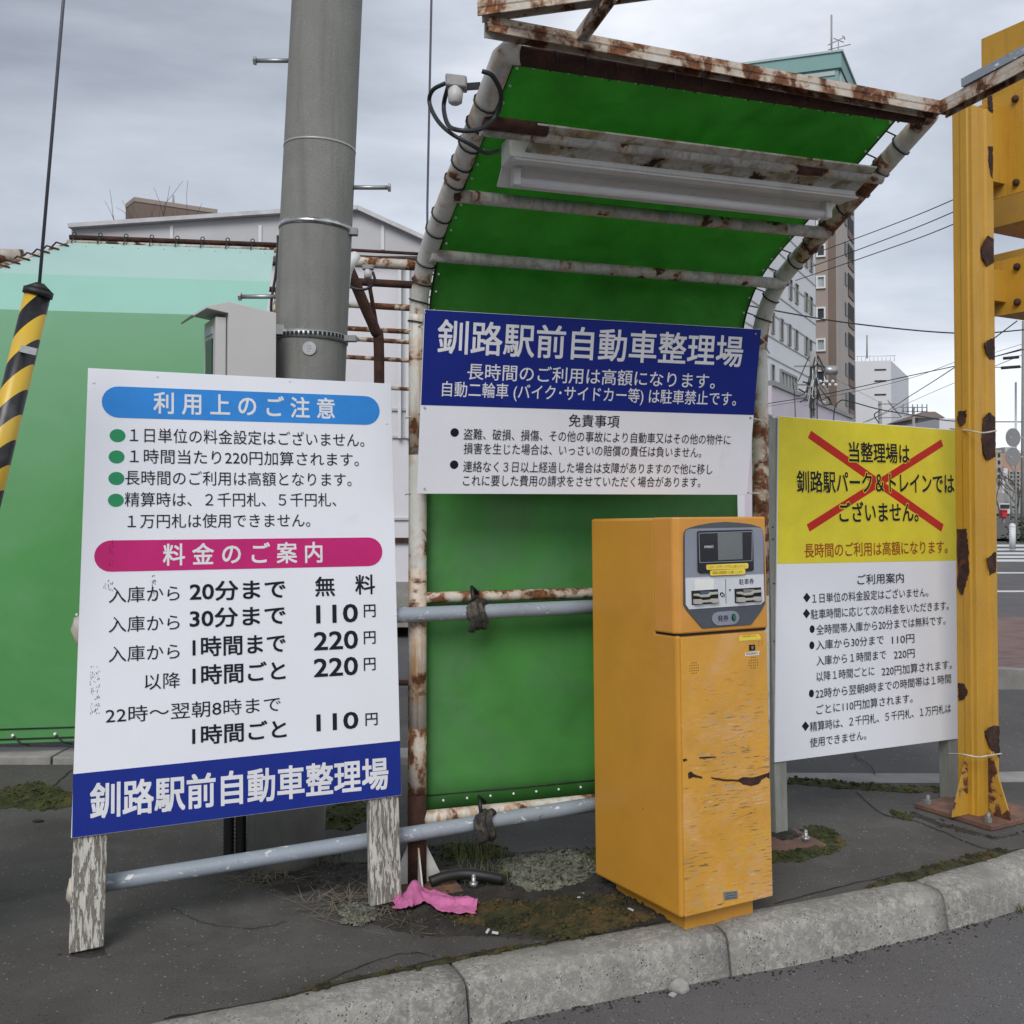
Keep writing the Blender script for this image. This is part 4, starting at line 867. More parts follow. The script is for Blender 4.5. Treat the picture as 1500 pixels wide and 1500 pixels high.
tag(MB().tube([Vector((-.40, 5.0, 0)), at(626, 300, 5.0), at(632, 0, 5.0), at(636, -200, 5.0)], .0055, 8).build('support_cable', M_gcable), 'thin steel cable rising behind the left arch pipe of the green shelter', 'cable')
#@@LEFTSHELTER
# ================================================================== LEFT SHELTER, seen from behind
ls = thing('second_shelter', (-2.2, 6.3, 0), 'long shelter at the left with faded green vinyl, roof tinted with sky sheen, laced to a rusty frame', 'shelter')
lx0, lx1 = -3.55, -1.42
LD = Vector((math.cos(R(9)), math.sin(R(9)), 0)); LNv = Vector((-math.sin(R(9)), math.cos(R(9)), 0)); LO = Vector((-3.42, 6.10, 0))
def Lq(s_, t, h): return LO + LD * s_ + LNv * t + Vector((0, 0, h))
LLEN = 1.93
lprof = [(0, .10), (0, 2.66), (.35, 2.95), (.70, 3.24)]
LST = [-.15, -.15, .22, .62]
def lsheet(i0_, i1_, m, sub=1, name='vinyl_sheet'):
    mb = MB(); P_ = [lprof[k] for k in range(i0_, i1_ + 1)]
    for (a, b) in zip(P_[:-1], P_[1:]):
        for k in range(10):
            la_, lb_2 = LST[lprof.index(a)], LST[lprof.index(b)]; f0, f1 = k / 10, (k + 1) / 10
            mb.add([Lq(la_ + (LLEN - la_) * f0, *a), Lq(la_ + (LLEN - la_) * f1, *a), Lq(lb_2 + (LLEN - lb_2) * f1, *b), Lq(lb_2 + (LLEN - lb_2) * f0, *b)], [(0, 1, 2, 3)])
    o = mb.build(name, m, ls); md = o.modifiers.new('thickness', 'SOLIDIFY'); md.thickness = .002; return o
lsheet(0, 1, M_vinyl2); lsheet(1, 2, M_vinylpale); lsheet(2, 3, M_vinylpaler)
lp_arch = [(.06, .0), (.06, 1.5), (.06, 2.55), (.38, 2.86), (.73, 3.15), (1.1, 3.27), (1.6, 3.28)]
for s_ in (-.06, LLEN + .06, LLEN / 2):
    MB().tube(spline([Lq(s_, t, h) for t, h in lp_arch], 4), .035, 12).build('arch_pipe', M_rusty, ls)
for t, h, m_ in ((.05, 2.62, M_rusty), (.40, 2.91, M_rusty), (.05, .14, M_wpipe_clean), (.74, 3.25, M_wbar), (.80, 3.30, M_rust), (1.5, 3.33, M_rust)):
    MB().tube([Lq(-.08 if t < .7 else .58, t, h), Lq(LLEN + .08, t, h)], .018 if h > .2 else .012, 8).build('cross_bar', m_, ls)
MB().tube([Lq(-1.4, .75, 3.12), Lq(.3, .75, 3.14)], .055, 12).build('thick_pipe', M_rusty, ls)
MB().tube([Lq(-1.4, .5, 2.92), Lq(0, .5, 2.94)], .04, 12).build('thick_pipe', M_rusty, ls)
for k in range(8):
    s_ = .62 + k * .165
    MB().tube([Lq(s_, .68, 3.235), Lq(s_ + .01, .72, 3.29), Lq(s_ + .04, .76, 3.28), Lq(s_ + .08, .70, 3.225), Lq(s_ + .10, .66, 3.205)], .0042, 5).build('lacing_loop', M_black, ls)
    MB().tube([Lq(s_ + .01 + .012 * math.cos(a_), .72, 3.305 + .012 * math.sin(a_)) for a_ in [k2 * math.pi / 5 for k2 in range(11)]], .0035, 5).build('ring', M_black, ls)
for k in range(8):
    s_ = .02 + k * .235; MB().ball(Lq(s_, -.004, .145), .012, 6, 4).build('eyelet', MATS['bright_eyelet'], ls)
    MB().tube([Lq(s_, -.008, .145), Lq(s_ + .05, -.02, .10), Lq(s_ + .10, -.01, .085)], .005, 5).build('lacing_loop', M_black, ls)
for k in range(16):
    t = .02 + k * .042; h = 2.66 + .83 * t; e9 = (-.15 + t * 1.06) if t < .35 else (.22 + (t - .35) * 1.14)
    MB().tube([Lq(e9 + .05, t, h + .006), Lq(e9 - .03, t + .01, h + .03), Lq(e9 - .08, t + .04, h - .01)], .006, 5).build('lacing_loop', M_black, ls)
MB().tube([Lq(0, -.006, .185), Lq(LLEN, -.006, .185)], .004, 5).build('hem_cord', M_black, ls)
MB().tube([Lq(0, -.004, .125), Lq(LLEN, -.004, .125)], .005, 5).build('hem_cord', M_black, ls)
# uncovered rusty frame behind the shelters
rf = thing('bare_pipe_frame', at(555, 1030, 6.9), 'uncovered rusty pipe frame showing between the concrete pole and the green shelter', 'pipe frame')
MB().tube(spline([Lq(-.2, .03, 2.6), Lq(-.12, .10, 2.72), Lq(.16, .36, 2.94), Lq(.42, .55, 3.1), Lq(.62, .74, 3.24)], 5), .022, 8).build('edge_pipe', M_rusty, ls)
for y, r_, m_ in ((368, .011, M_rust), (377, .011, M_rust), (385, .036, M_rusty), (414, .026, M_rust), (448, .022, M_rusty), (483, .017, M_rusty), (498, .016, M_rusty), (525, .015, M_rusty), (567, .013, M_rusty), (1000, .02, M_rust)):
    a = at(405, y - 8 * (y < 740), 7.0); b = at(720, y + 10 * (y < 740), 7.05); MB().tube([a, b], r_, 10).build('cross_bar', m_, rf)
MB().tube(spline([at(500, 372, 6.7), at(516, 405, 6.75), at(535, 450, 6.85), at(550, 485, 6.92), at(555, 510, 6.95), at(555, 700, 6.95), Vector((at(555, 700, 6.95).x, 6.95, 0))], 6), .036, 12).build('arch_pipe', M_rust, rf)
MB().tube(spline([at(538, 400, 6.9), at(545, 440, 6.95), at(552, 480, 7.05)], 6), .014, 8).build('brace', M_rust, rf)
MB().tube(spline([at(503, 430, 6.0), at(507, 400, 6.0), at(515, 383, 6.0), at(520, 376, 6.05)], 5), .033, 12).build('white_pipe_end', M_wpipe_clean, rf)
s2 = at(539, 392, 6.4); s2o = thing('light_sensor', s2, 'small grey light sensor just right of the concrete pole, on the bare rusty frame', 'sensor')
MB().box(s2, (.034, 0, .0), (0, .025, 0), (0, 0, .014)).build('cap', M_dsteel, s2o, bevel=.005)
MB().tube([s2 - Vector((0, 0, .012)), s2 - Vector((0, 0, .065))], .024, 12).build('eye', M_box, s2o)
tag(MB().tube(spline([at(x, y, 6.5) for x, y in ((546, 398), (549, 412), (540, 422), (525, 424), (512, 420))], 5), .009, 6).build('power_cable', M_wire), 'short black cable looping under the light sensor beside the concrete pole', 'cable')
#@@BACKGROUND
# ================================================================== BUILDINGS
M_bwhite = mat('white_cladding', (.62, .63, .66), .7, var=(.03, .3), fine=(.02, 5), bump=(2, .02), grime=((.5, .5, .5), .4, .6, .8, .4))
M_bfab = mat('pale_roof_sheet', (.46, .46, .48), .6, var=(.05, .4), fine=(.02, 5), bump=(2, .05), grime=((.36, .36, .38), .5, .5, .7, .6))
M_bbrown = mat('brown_tile_wall', (.30, .245, .215), .8, var=(.05, .3), fine=(.03, 6), bump=(3, .02))
M_bbrownd = mat('dark_brown_tile_wall', (.165, .122, .10), .8, var=(.05, .3), fine=(.03, 6), bump=(3, .02))
M_bbeige = mat('beige_tile_wall', (.38, .34, .31), .8, var=(.05, .3), fine=(.03, 6), bump=(3, .02))
M_teal = mat('teal_metal_parapet', (.16, .30, .29), .6, var=(.04, .3), fine=(.02, 6), bump=(3, .02))
M_teall = mat('pale_teal_parapet', (.34, .42, .42), .6, var=(.04, .3), fine=(.02, 6), bump=(3, .02))
M_bpink = mat('pale_pink_wall', (.55, .50, .56), .7, var=(.04, .3), fine=(.02, 6), bump=(3, .02))
M_win = mat('window_glass', (.035, .04, .045), .4, var=(.2, .5), bump=(3, 0), spec=.25)
M_winc = mat('curtained_glass', (.33, .37, .38), .3, var=(.2, 1), bump=(3, 0))
M_frame = plain('white_window_frame', (.6, .62, .63), .5)
M_far = mat('hazy_white_wall', (.62, .63, .66), .7, var=(.03, .1), fine=(.02, 3), bump=(3, .01))
M_orangeb = mat('terracotta_wall', (.42, .27, .20), .8, var=(.06, .1), bump=(3, .02))
M_conc2 = mat('far_concrete', (.3, .3, .29), .8, var=(.1, 2), bump=(3, .02))
class Wall:   # vertical facade: origin o, heading az, outward normal to the viewer's side
    pass
def facade(o, az): return Plane((o[0], o[1], 0), az)
def hull(pl, u0, u1, h, depth, m, par, name='wall', z0=-.1): return MB().pbox(pl, u0, u1, z0, h, -depth, 0).build(name, m, par)
def window(pl, par, u0, u1, v0, v1, fr_=.12, gm=M_win, fm=M_frame, proud=.1, mull=0):
    mb = MB(); mb.pbox(pl, u0, u1, v1 - fr_, v1, 0, proud); mb.pbox(pl, u0, u1, v0, v0 + fr_, 0, proud); mb.pbox(pl, u0, u0 + fr_, v0 + fr_, v1 - fr_, 0, proud); mb.pbox(pl, u1 - fr_, u1, v0 + fr_, v1 - fr_, 0, proud)
    for k in range(mull): u = u0 + (u1 - u0) * (k + 1) / (mull + 1); mb.pbox(pl, u - fr_ / 3, u + fr_ / 3, v0 + fr_, v1 - fr_, .02, proud - .01)
    w = mb.build('window', fm, par); MB().pbox(pl, u0 + fr_, u1 - fr_, v0 + fr_, v1 - fr_, 0, .015).build('pane', gm, w); return w
# white office block receding along the street
WBp = facade((19.85, 73.0), 62.4)
wb = thing('office_block', (20, 73, 0), 'white clad office block with narrow windows, right of the green shelter arch', 'building')
ue = WBp.uv(1195, 500)[0]; us = -13.5
def up(x, y): return WBp.uv(x, y)
hull(WBp, us, ue, 26, 14, M_bwhite, wb)
bandv = up(1160, 590)[1]
MB().pbox(WBp, us, ue + 6, -.1, bandv - .15, 0, 1.6).build('pink_lower_storeys', M_bpink, wb); MB().pbox(WBp, us, ue + 6.1, bandv - .15, bandv + .15, 0, 1.75).build('dark_coping', M_dsteel, wb)
rowsW = [(-1, [(1187, 340, 352), (1178, 330, 344)]), (0, [(1186, 388, 402), (1180, 380, 398), (1166, 372, 392)])]
def wcol(x, yt, yb_, wpx=4.5):
    a = up(x, yt); b = up(x, yb_); u0_ = up(x - wpx / 2, yt)[0]; u1_ = up(x + wpx / 2, yt)[0]; window(WBp, wb, u0_, u1_, b[1], a[1], .05, M_win, M_conc2, .1)
for x, yt, hpx in ((1157, 409, 30), (1166, 416, 29), (1180, 429, 27), (1187, 435, 26), (1131, 457, 32), (1144, 467, 32), (1155.5, 475, 31), (1165.5, 483, 29), (1180, 493, 27), (1186, 498, 26), (1118, 527, 38), (1131, 534, 36), (1187, 372, 26), (1180, 365, 26), (1186, 560, 24), (1119, 450, 33)):
    wcol(x, yt, yt + hpx)
a = up(1142, 541); b = up(1166, 582); window(WBp, wb, a[0], b[0], up(1154, 588)[1], up(1154, 546)[1], .16, M_winc, M_dsteel, .12, 4)
for y in (420, 450, 480, 512, 540, 388, 355):
    v = up(1160, y)[1]; MB().pbox(WBp, us, ue, v - .05, v + .05, 0, .03).build('panel_joint', M_conc2, wb)
a = up(1120, 640)
PPk = Plane(WBp.p(0, 0, 1.6), 62.4)
for x in (1123, 1128): 
    u_ = PPk.uv(x, 640)[0]; window(PPk, wb, u_ - 1.3, u_ + .2, PPk.uv(x, 652)[1], PPk.uv(x, 608)[1], .12, M_winc, M_dsteel, .1, 1)
for y in (640, 668, 690, 715, 735):
    v = PPk.uv(1122, y)[1]; MB().pbox(PPk, us, ue + 5, v - .05, v + .05, 0, .04).build('panel_joint', M_dsteel, wb)
# tall brown tower with teal parapet
tb = thing('apartment_tower', (29.7, 95, 0), 'tall brown apartment tower with teal rooftop parapet and television aerial', 'building')
cor = at(1228, 75, 95); TA = facade((cor.x, cor.y), -19.0); TB = facade((cor.x, cor.y), 63.5)
tv = cor.z
tealv = at(1228, 205, 95).z
def tow(z0, z1, m, name, inset=0.0):
    P0 = TA.p(inset * -1, 0, -inset); a = [TA.p(-30, 0, -inset), TA.p(-inset, 0, -inset), TB.p(11 - inset, 0, -inset), TB.p(11 - inset, 0, -30)]
    c_ = a[2] + (TA.p(-30, 0, 0) - TA.p(0, 0, 0)); a = [a[0], a[1], a[2], a[0] + (a[2] - a[1])]
    mb = MB(); mb.add([Vector((q.x, q.y, z0)) for q in a] + [Vector((q.x, q.y, z1)) for q in a], [(3, 2, 1, 0), (4, 5, 6, 7)] + [(i, (i + 1) % 4, (i + 1) % 4 + 4, i + 4) for i in range(4)]); return mb.build(name, m, tb)
tow(-.1, tealv, M_bbeige, 'wall', .25); tow(tealv, tv - 1.6, M_teal, 'parapet_wall'); tow(tv - 1.6, tv - .2, M_teal, 'cornice', -.25); tow(tv - .2, tv, M_teall, 'coping', -.4)
MB().pbox(TB, .4, 11, tealv, tv - 1.7, -.4, .15).build('side_parapet', M_teall, tb)
MB().pbox(TA, -29.9, -.3, tv - 2.2, tv - 1.8, -.1, .12).build('trim_line', M_teall, tb)
uA = lambda x, y=500: TA.uv(x, y)
MB().pbox(TA, uA(1150)[0], uA(1213.5)[0], -.1, tealv - .1, -.25, .3).build('wall_panel', M_bbrown, tb); MB().pbox(TA, uA(1213.5)[0], uA(1225)[0], -.1, tealv - .1, -.25, .2).build('dark_wall_panel', M_bbrownd, tb)
PA2 = Plane(TA.p(0, 0, .3), -19)
for y in range(322, 700, 46):
    v0_ = PA2.uv(1203, y + 9 + (y - 322) * .0)[1]; v1_ = PA2.uv(1203, y - 10)[1]; window(PA2, tb, PA2.uv(1195.5, y)[0], PA2.uv(1209.5, y)[0], v0_, v1_, .15, M_winc if (y // 46) % 2 else M_win, M_frame, .2)
PB2 = Plane(TB.p(0, 0, -.25), 63.5)
for k in range(13):
    v = tealv - 2.2 - k * 2.9
    if v < 2: break
    mb = MB(); ua, ub_ = PB2.uv(1242.5, 450)[0], PB2.uv(1250.5, 450)[0]
    MB().pbox(PB2, ua, ub_, v - 2.25, v, 0, .05).build('balcony_opening', M_dark, tb)
    bw = MB().pbox(PB2, ua, ub_, v - 2.25, v - 1.6, .05, .09).build('balcony_front', M_bbrownd, tb)
    MB().pbox(PB2, PB2.uv(1238, 450)[0], PB2.uv(1241, 450)[0], v - 1.5, v - .3, 0, .06).build('window', M_win, tb)
an = thing('television_aerial', at(1225, 78, 97), 'thin television aerial standing on the corner of the teal rooftop', 'aerial')
MB().tube([at(1218, 84, 97), at(1218, 22, 97)], .09, 6).build('mast', M_conc2, an)
for (x0, y0, x1, y1) in ((1228, 80, 1228, 58), (1213, 66, 1238, 54), (1213, 73, 1246, 65), (1234, 52, 1238, 58), (1221, 56, 1236, 62)):
    MB().tube([at(x0, y0, 97), at(x1, y1, 97)], .05, 5).build('antenna_rod', M_conc2, an)
# far white block
fb = thing('far_white_building', (54, 150, 0), 'distant plain white building with three narrow slits and a rooftop mast', 'building')
c1_ = at(1305, 528, 150); FA = facade((c1_.x, c1_.y), -12); FB = facade((c1_.x, c1_.y), 63)
mb = MB(); a = [FA.p(-22, 0, 0), FA.p(0, 0, 0), FB.p(22, 0, 0)]; a.append(a[0] + a[2] - a[1])
mb.add([Vector((q.x, q.y, -.1)) for q in a] + [Vector((q.x, q.y, c1_.z)) for q in a], [(3, 2, 1, 0), (4, 5, 6, 7)] + [(i, (i + 1) % 4, (i + 1) % 4 + 4, i + 4) for i in range(4)]); mb.build('wall', M_far, fb)
for y in (541.5, 558, 578): MB().pbox(FA, FA.uv(1281, y)[0], FA.uv(1298, y)[0], FA.uv(1290, y + 1)[1], FA.uv(1290, y - 1)[1], 0, .1).build('window', M_win, fb)
MB().tube([at(1270, 525, 152), at(1270, 491, 152)], .12, 5).build('mast', M_conc2, fb)
for x in range(1256, 1312, 6): MB().tube([at(x, 529, 152), at(x, 521, 152)], .05, 4).build('railing_post', M_frame, fb)
MB().tube([at(1254, 522, 152), at(1312, 521, 152)], .05, 4).build('railing', M_frame, fb)
# small roofs and the street end
def block(name, x0, x1, yt, Y, dep, m, label, wins=(), az=0, cat='building', wm=M_win):
    a = at(x0, yt, Y); b_ = at(x1, yt, Y); pl = facade((a.x, a.y), az); o = thing(name, (a.x, a.y, 0), label, cat); wd = (b_ - a).length
    MB().pbox(pl, 0, wd, -.1, a.z, -dep, 0).build('wall', m, o)
    for (wx0, wx1, wy0, wy1) in wins: MB().pbox(pl, pl.uv(wx0, wy0)[0], pl.uv(wx1, wy0)[0], pl.uv(wx0, wy1)[1], pl.uv(wx0, wy0)[1], 0, .12).build('window', wm, o)
    return o
o = block('low_house', 1345, 1382, 612, 125, 12, M_conc2, 'distant house with a brown hipped roof behind the yellow board'); a, b_ = at(1345, 612, 124), at(1385, 612, 124)
MB().add([a, b_, b_ + Vector((0, 12, 0)), a + Vector((0, 12, 0)), at(1352, 603, 129), at(1370, 603, 129)], [(0, 1, 5, 4), (1, 2, 5), (2, 3, 4, 5), (3, 0, 4)]).build('roof', M_bbrownd, o)
block('low_house', 1376, 1440, 613, 118, 10, M_far, 'distant low pale house left of the yellow post')
block('corner_apartment', 1452, 1467, 659, 210, 20, M_bbeige, 'distant beige block just right of the yellow post, one column of dark windows', [(1461.5, 1465, 664 + 10.5 * k, 669.5 + 10.5 * k) for k in range(5)])
block('street_block', 1466, 1497, 663, 260, 20, M_orangeb, 'distant terracotta and beige block at the end of the street')
block('street_block', 1478, 1503, 689, 240, 12, M_bbeige, 'distant beige apartment with a grid of small windows at the street end', [(x, x + 2.6, 691 + 5.8 * k, 694 + 5.8 * k) for k in range(7) for x in (1480, 1485, 1490)])
block('street_block', 1468, 1476, 686, 230, 12, M_far, 'distant narrow white block at the end of the street'); block('roof_hut', 1472, 1482, 655, 262, 8, M_teall, 'small grey rooftop hut above the terracotta block', cat='building'); block('street_block', 1458, 1505, 722, 200, 8, M_conc2, 'low grey row of shops along the far street')
# street end clutter
for k, (x, yt, Y) in enumerate(((1473, 697, 150), (1481, 700, 110), (1476, 706, 170))):
    a = at(x, yt, Y); tag(MB().tube([(a.x, a.y, -.05), a], .12 * Y / 110, 6).build('street_pole', M_conc2), ('pale thin street pole in front of the white block', 'thin street pole right of the red postbox', 'thinnest street pole at the far street end')[k], 'pole', 'far street poles')
# street tree clumps (bare)
def bare_tree(name, base, H, m, label, seed, spread=.5, lv=4, group=None, r0=None, wig=.35):
    rnd = random.Random(seed); t = thing(name, base, label, 'tree', group); trunk = MB(); tw = MB()
    def grow(p, d, l, r, k):
        P_ = [p]; q = p
        for i in range(4):
            d = (d + Vector((rnd.uniform(-1, 1), rnd.uniform(-1, 1), rnd.uniform(-.6, .8))) * wig * .5).normalized(); q = q + d * (l / 4); P_.append(q)
        (trunk if k == lv else tw).tube(P_, [r, r * .9, r * .8, r * .7, r * .6], 5 if k > 1 else 3, False)
        if k > 0:
            for i in range(3 if k > 1 else 4):
                b0 = P_[rnd.choice((2, 3, 4))]; dd = (d + Vector((rnd.uniform(-1, 1), rnd.uniform(-1, 1), rnd.uniform(-.3, .9))) * spread * 1.6).normalized(); grow(b0, dd, l * rnd.uniform(.5, .75), r * .55, k - 1)
    grow(Vector(base), Vector((0, 0, 1)), H * .45, r0 or H * .018, lv)
    trunk.build('trunk', m, t); tw.build('branches', m, t); return t
M_bark = plain('dark_bark', (.045, .038, .034), .9)
for k in range(3):
    a = at((1465, 1489, 1497)[k], 740, (120, 90, 75)[k]); bare_tree('street_tree', (a.x, a.y, -.05), (7, 6, 6)[k], mat('grey_bark', (.12, .11, .10), .9), ('bare street tree nearest the yellow post', 'bare street tree behind the round sign backs', 'bare street tree at the right edge')[k], 40 + k, .6, 4, 'bare street trees')
# big pole with round sign backs
a = at(1499, 790, 46); sp_ = thing('traffic_pole', (a.x, 46, 0), 'grey utility pole at the right edge with hanging wires', 'utility pole')
MB().tube([(a.x + .05, 46, -.1), at(1502, 470, 46)], [.17, .14], 12).build('shaft', M_conc2, sp_)
tsn = thing('round_sign_backs', (at(1484, 655, 44).x, 44, -.1), 'pair of round traffic sign backs on a thin pole at the right edge', 'traffic sign')
for y in (641, 669):
    MB().disc(Plane(at(1484, y, 44), 20), 0, 0, .40, -.01, .01).build('sign_disc', M_dsteel, tsn)
    MB().beam(at(1478, y, 43.9), at(1499, y, 44.4), .05, .06).build('sign_bracket', M_steel, tsn)
MB().tube([(at(1488, 700, 44.05).x, 44.1, -.1), at(1488, 560, 44.1)], .045, 8).build('sign_pole', M_steel, tsn)
for x0, x1, y in ((1470, 1492, 524), (1467, 1494, 538)): tag(MB().tube([at(x0, y + 1, 44), at(x1, y - 1, 44)], .07, 6).build('wire_sleeve', M_black), 'dark sleeve on the wire left of the right-edge pole, %s one' % ('upper' if y < 530 else 'lower'), 'wire sleeve')
hd_ = at(1493, 775, 46)
bush = MB()
for k in range(260):
    c_ = Vector((hd_.x + random.gauss(.3, .5), 45.5 + random.gauss(0, .4), -.1 + abs(random.gauss(0, .55)))); d = Vector((random.uniform(-1, 1), random.uniform(-1, 1), random.uniform(-1, 1))).normalized() * .09; e_ = d.cross(Vector((.3, .5, .8))).normalized() * .06
    bush.add([c_ - d, c_ + e_, c_ + d, c_ - e_], [(0, 1, 2, 3)])
tag(bush.build('roadside_bush', mat('bush_leaf', (.07, .10, .035), .8, var=(.4, 3))), 'small green bush at the foot of the right-edge utility pole', 'bush')
bo = at(1483, 800, 38); bo_ = thing('bollard', (bo.x, 38, -.1), 'white bollard standing on the far pavement near the bush', 'bollard')
MB().tube([(bo.x, 38, -.1), at(1483, 772, 38)], .11, 10).build('post', M_frame, bo_); MB().ball(at(1483, 771, 38), .12, 10, 6).build('cap', M_frame, bo_)
pbp = at(1470, 765, 88); pbx = thing('postbox', (pbp.x, 88, 0), 'small red postbox on a post far down the pavement', 'postbox')
MB().abox(pbp.x - .1, pbp.x + .1, 87.9, 88.1, -.05, .6).build('leg', M_dsteel, pbx); MB().abox(pbp.x - .22, pbp.x + .22, 87.7, 88.3, .45, 1.15).build('box', mat('post_red', (.5, .03, .03), .4), pbx, bevel=.06); MB().abox(pbp.x - .16, pbp.x + .16, 87.66, 87.7, .95, 1.0).build('slot', M_dark, pbx)
cbp = at(1464, 740, 150)
cr_ = thing('parked_car', (cbp.x, 150, -.1), 'white small van far down the street beside the yellow post', 'car')
MB().prism([(cbp.x - .8, 148.4, .25), (cbp.x + .8, 148.4, .25), (cbp.x + .8, 148.4, 1.0), (cbp.x + .7, 148.4, 1.75), (cbp.x - .7, 148.4, 1.75), (cbp.x - .8, 148.4, 1.0)], (0, -3.3, 0)).build('body', M_frame, cr_, bevel=.08)
MB().abox(cbp.x - .65, cbp.x + .65, 148.3, 148.4, 1.05, 1.6).build('windscreen', M_win, cr_)
for sx_ in (-.7, .7):
    for yy in (149.1, 151): MB().tube([(cbp.x + sx_ - .08, yy, .2), (cbp.x + sx_ + .08, yy, .2)], .29, 12).build('wheel', M_black, cr_)
# utility poles with gear
def upole(x, yt, Y, label, gear=1):
    a = at(x, yt, Y); k = Y / 55; t = thing('wired_pole', (a.x, Y, 0), label, 'utility pole', None)
    MB().tube([(a.x, Y, -.1), a], [.19, .15], 10).build('shaft', M_conc2, t)
    for (dx0, dx1, y) in ((-1.0, 1.25, yt + 22), (-1.2, .6, yt + 49), (-.9, .5, yt + 68)) if gear == 1 else ((-.2, 1.4, yt + 4), (-.2, 1.7, yt + 24)) if gear == 2 else ((-1.5, 1.3, yt + 1), (-1.3, 1.3, yt + 7), (-1.1, 1.1, yt + 13)):
        z = at(x, y, Y).z; MB().beam((a.x + dx0, Y - .15, z), (a.x + dx1, Y - .15, z), .08, .08).build('crossarm', M_dsteel, t)
    return t, a
t, a = upole(1190, 515, 55, 'utility pole with transformer and tangled cables in front of the white office block')
z1 = at(1190, 544, 55).z
MB().tube([(a.x + .5, 54.6, z1), (a.x + 1.15, 54.6, z1)], .24, 12).build('transformer', M_steel, t)
rnd = random.Random(3)
for k in range(26):
    zt = at(0, rnd.uniform(520, 575), 55).z; dx = rnd.uniform(-.9, .9); q0 = Vector((a.x + dx * .3, 54.7, zt)); q1 = Vector((a.x + dx, 54.6, zt - rnd.uniform(.3, 1.5))); md = q0.lerp(q1, .5) + Vector((rnd.uniform(-.3, .3), 0, -.35))
    MB().tube(spline([q0, md, q1], 4), rnd.uniform(.022, .045), 5).build('cable', M_wire if k % 3 else M_steel, t)
for k in range(6):
    z_ = at(0, 560 + (k % 2) * 5, 55).z; MB().ball((a.x + .3 + k * .16, 54.6, z_), .09, 8, 6).build('insulator', M_frame, t)
for dx in (-.14, .16): MB().tube([(a.x + dx, 54.75, 0), (a.x + dx, 54.75, a.z - .8)], .035, 6).build('cable', M_wire, t)
MB().tube(spline([(a.x - 1.1, 54.8, at(0, 560, 55).z), (a.x - 1.0, 54.8, at(0, 585, 55).z), (a.x - .95, 54.8, at(0, 660, 55).z)], 4), .025, 5).build('cable', M_wire, t)
t, a2 = upole(1289, 588, 90, 'utility pole with one-sided crossarms in front of the far white building', 2)
for k in range(5): z_ = a2.z - .4 - k * .25; MB().tube([(a2.x + .6 + k * .2, 89.8, z_ + .5), (a2.x + .9 + k * .22, 89.8, z_)], .05, 5).build('insulator', M_dsteel, t)
MB().tube(spline([(a2.x - .1, 89.7, a2.z - .8), (a2.x - .6, 89.7, a2.z - 1.2), (a2.x - .2, 89.7, a2.z - 1.9)], 5), .05, 5).build('cable', M_wire, t)
t, a3 = upole(1338, 596, 110, 'utility pole with three stacked crossarms beside the brown hipped roof', 3)
for k in range(6): MB().tube([(a3.x - 1.2 + k * .5, 109.7, a3.z - .6), (a3.x - 1.2 + k * .5, 109.7, a3.z + .25)], .06, 5).build('insulator', M_dsteel, t)
MB().abox(a3.x - 1.6, a3.x - .7, 109.5, 110, a3.z - 3.6, a3.z - 2.0).build('transformer', M_conc2, t)
W_ = 46
wire([(1060, 440, 40), (1135, 455, 40), (1250, 474, 40), (1400, 488, 40), (1500, 483, 41), (1700, 460, 42)], .028, 'thickest black wire sagging from the shelter arch to the yellow post')
for k, (x0, y0, x1, y1) in enumerate(((1205, 367, 1400, 291), (1188, 391, 1400, 309), (1165, 411, 1400, 327))):
    wire([(x0, y0, 60), ((x0 + x1) / 2, (y0 + y1) / 2 + 2, 54), (x1, y1, 48), (1640, y1 - 110, 42)], .024, ('topmost', 'middle', 'lowest')[k] + ' of the three parallel wires rising from the brown tower towards the yellow post')
wire([(1050, 604, 60), (1120, 592, 58), (1210, 577, 54), (1330, 551, 50), (1400, 536, 48), (1500, 512, 45)], .022, 'wire crossing the utility pole and rising to the yellow post')
wire([(1120, 596, 58), (1230, 578, 56), (1330, 555, 52), (1400, 530, 50)], .012, 'fine wire just below the rising wire over the yellow board')
wire([(1250, 625, 90), (1291, 607, 84), (1330, 582, 70), (1400, 537, 50), (1490, 470, 44)], .024, 'wire rising steeply from the second utility pole to the yellow post')
wire([(1270, 618, 88), (1338, 587, 80), (1400, 560, 60), (1497, 520, 46)], .014, 'thin wire rising shallowly over the hipped roof')
wire([(1221, 616, 56), (1223, 598, 56), (1231, 587, 56), (1245, 588, 56), (1290, 600, 58), (1345, 609, 60), (1400, 617, 62), (1500, 618, 64)], .032, 'black cable that hooks upward then runs right above the yellow board')
wire([(1180, 525, 56), (1220, 553, 60), (1290, 590, 88)], .012, 'fine wire descending from the transformer pole to the second pole')
wire([(1455, 523, 50), (1497, 511, 46)], .022, 'short wire between the yellow post and the right-edge pole'); wire([(1455, 517, 52), (1497, 504, 46)], .010, 'finest wire between the yellow post and the right-edge pole')
wire([(1455, 538, 50), (1499, 538, 46)], .02, 'level wire that carries the lower dark sleeve'); wire([(1455, 704 - 40, 90), (1500, 660, 80)], .02, 'low faint wire behind the round sign backs')
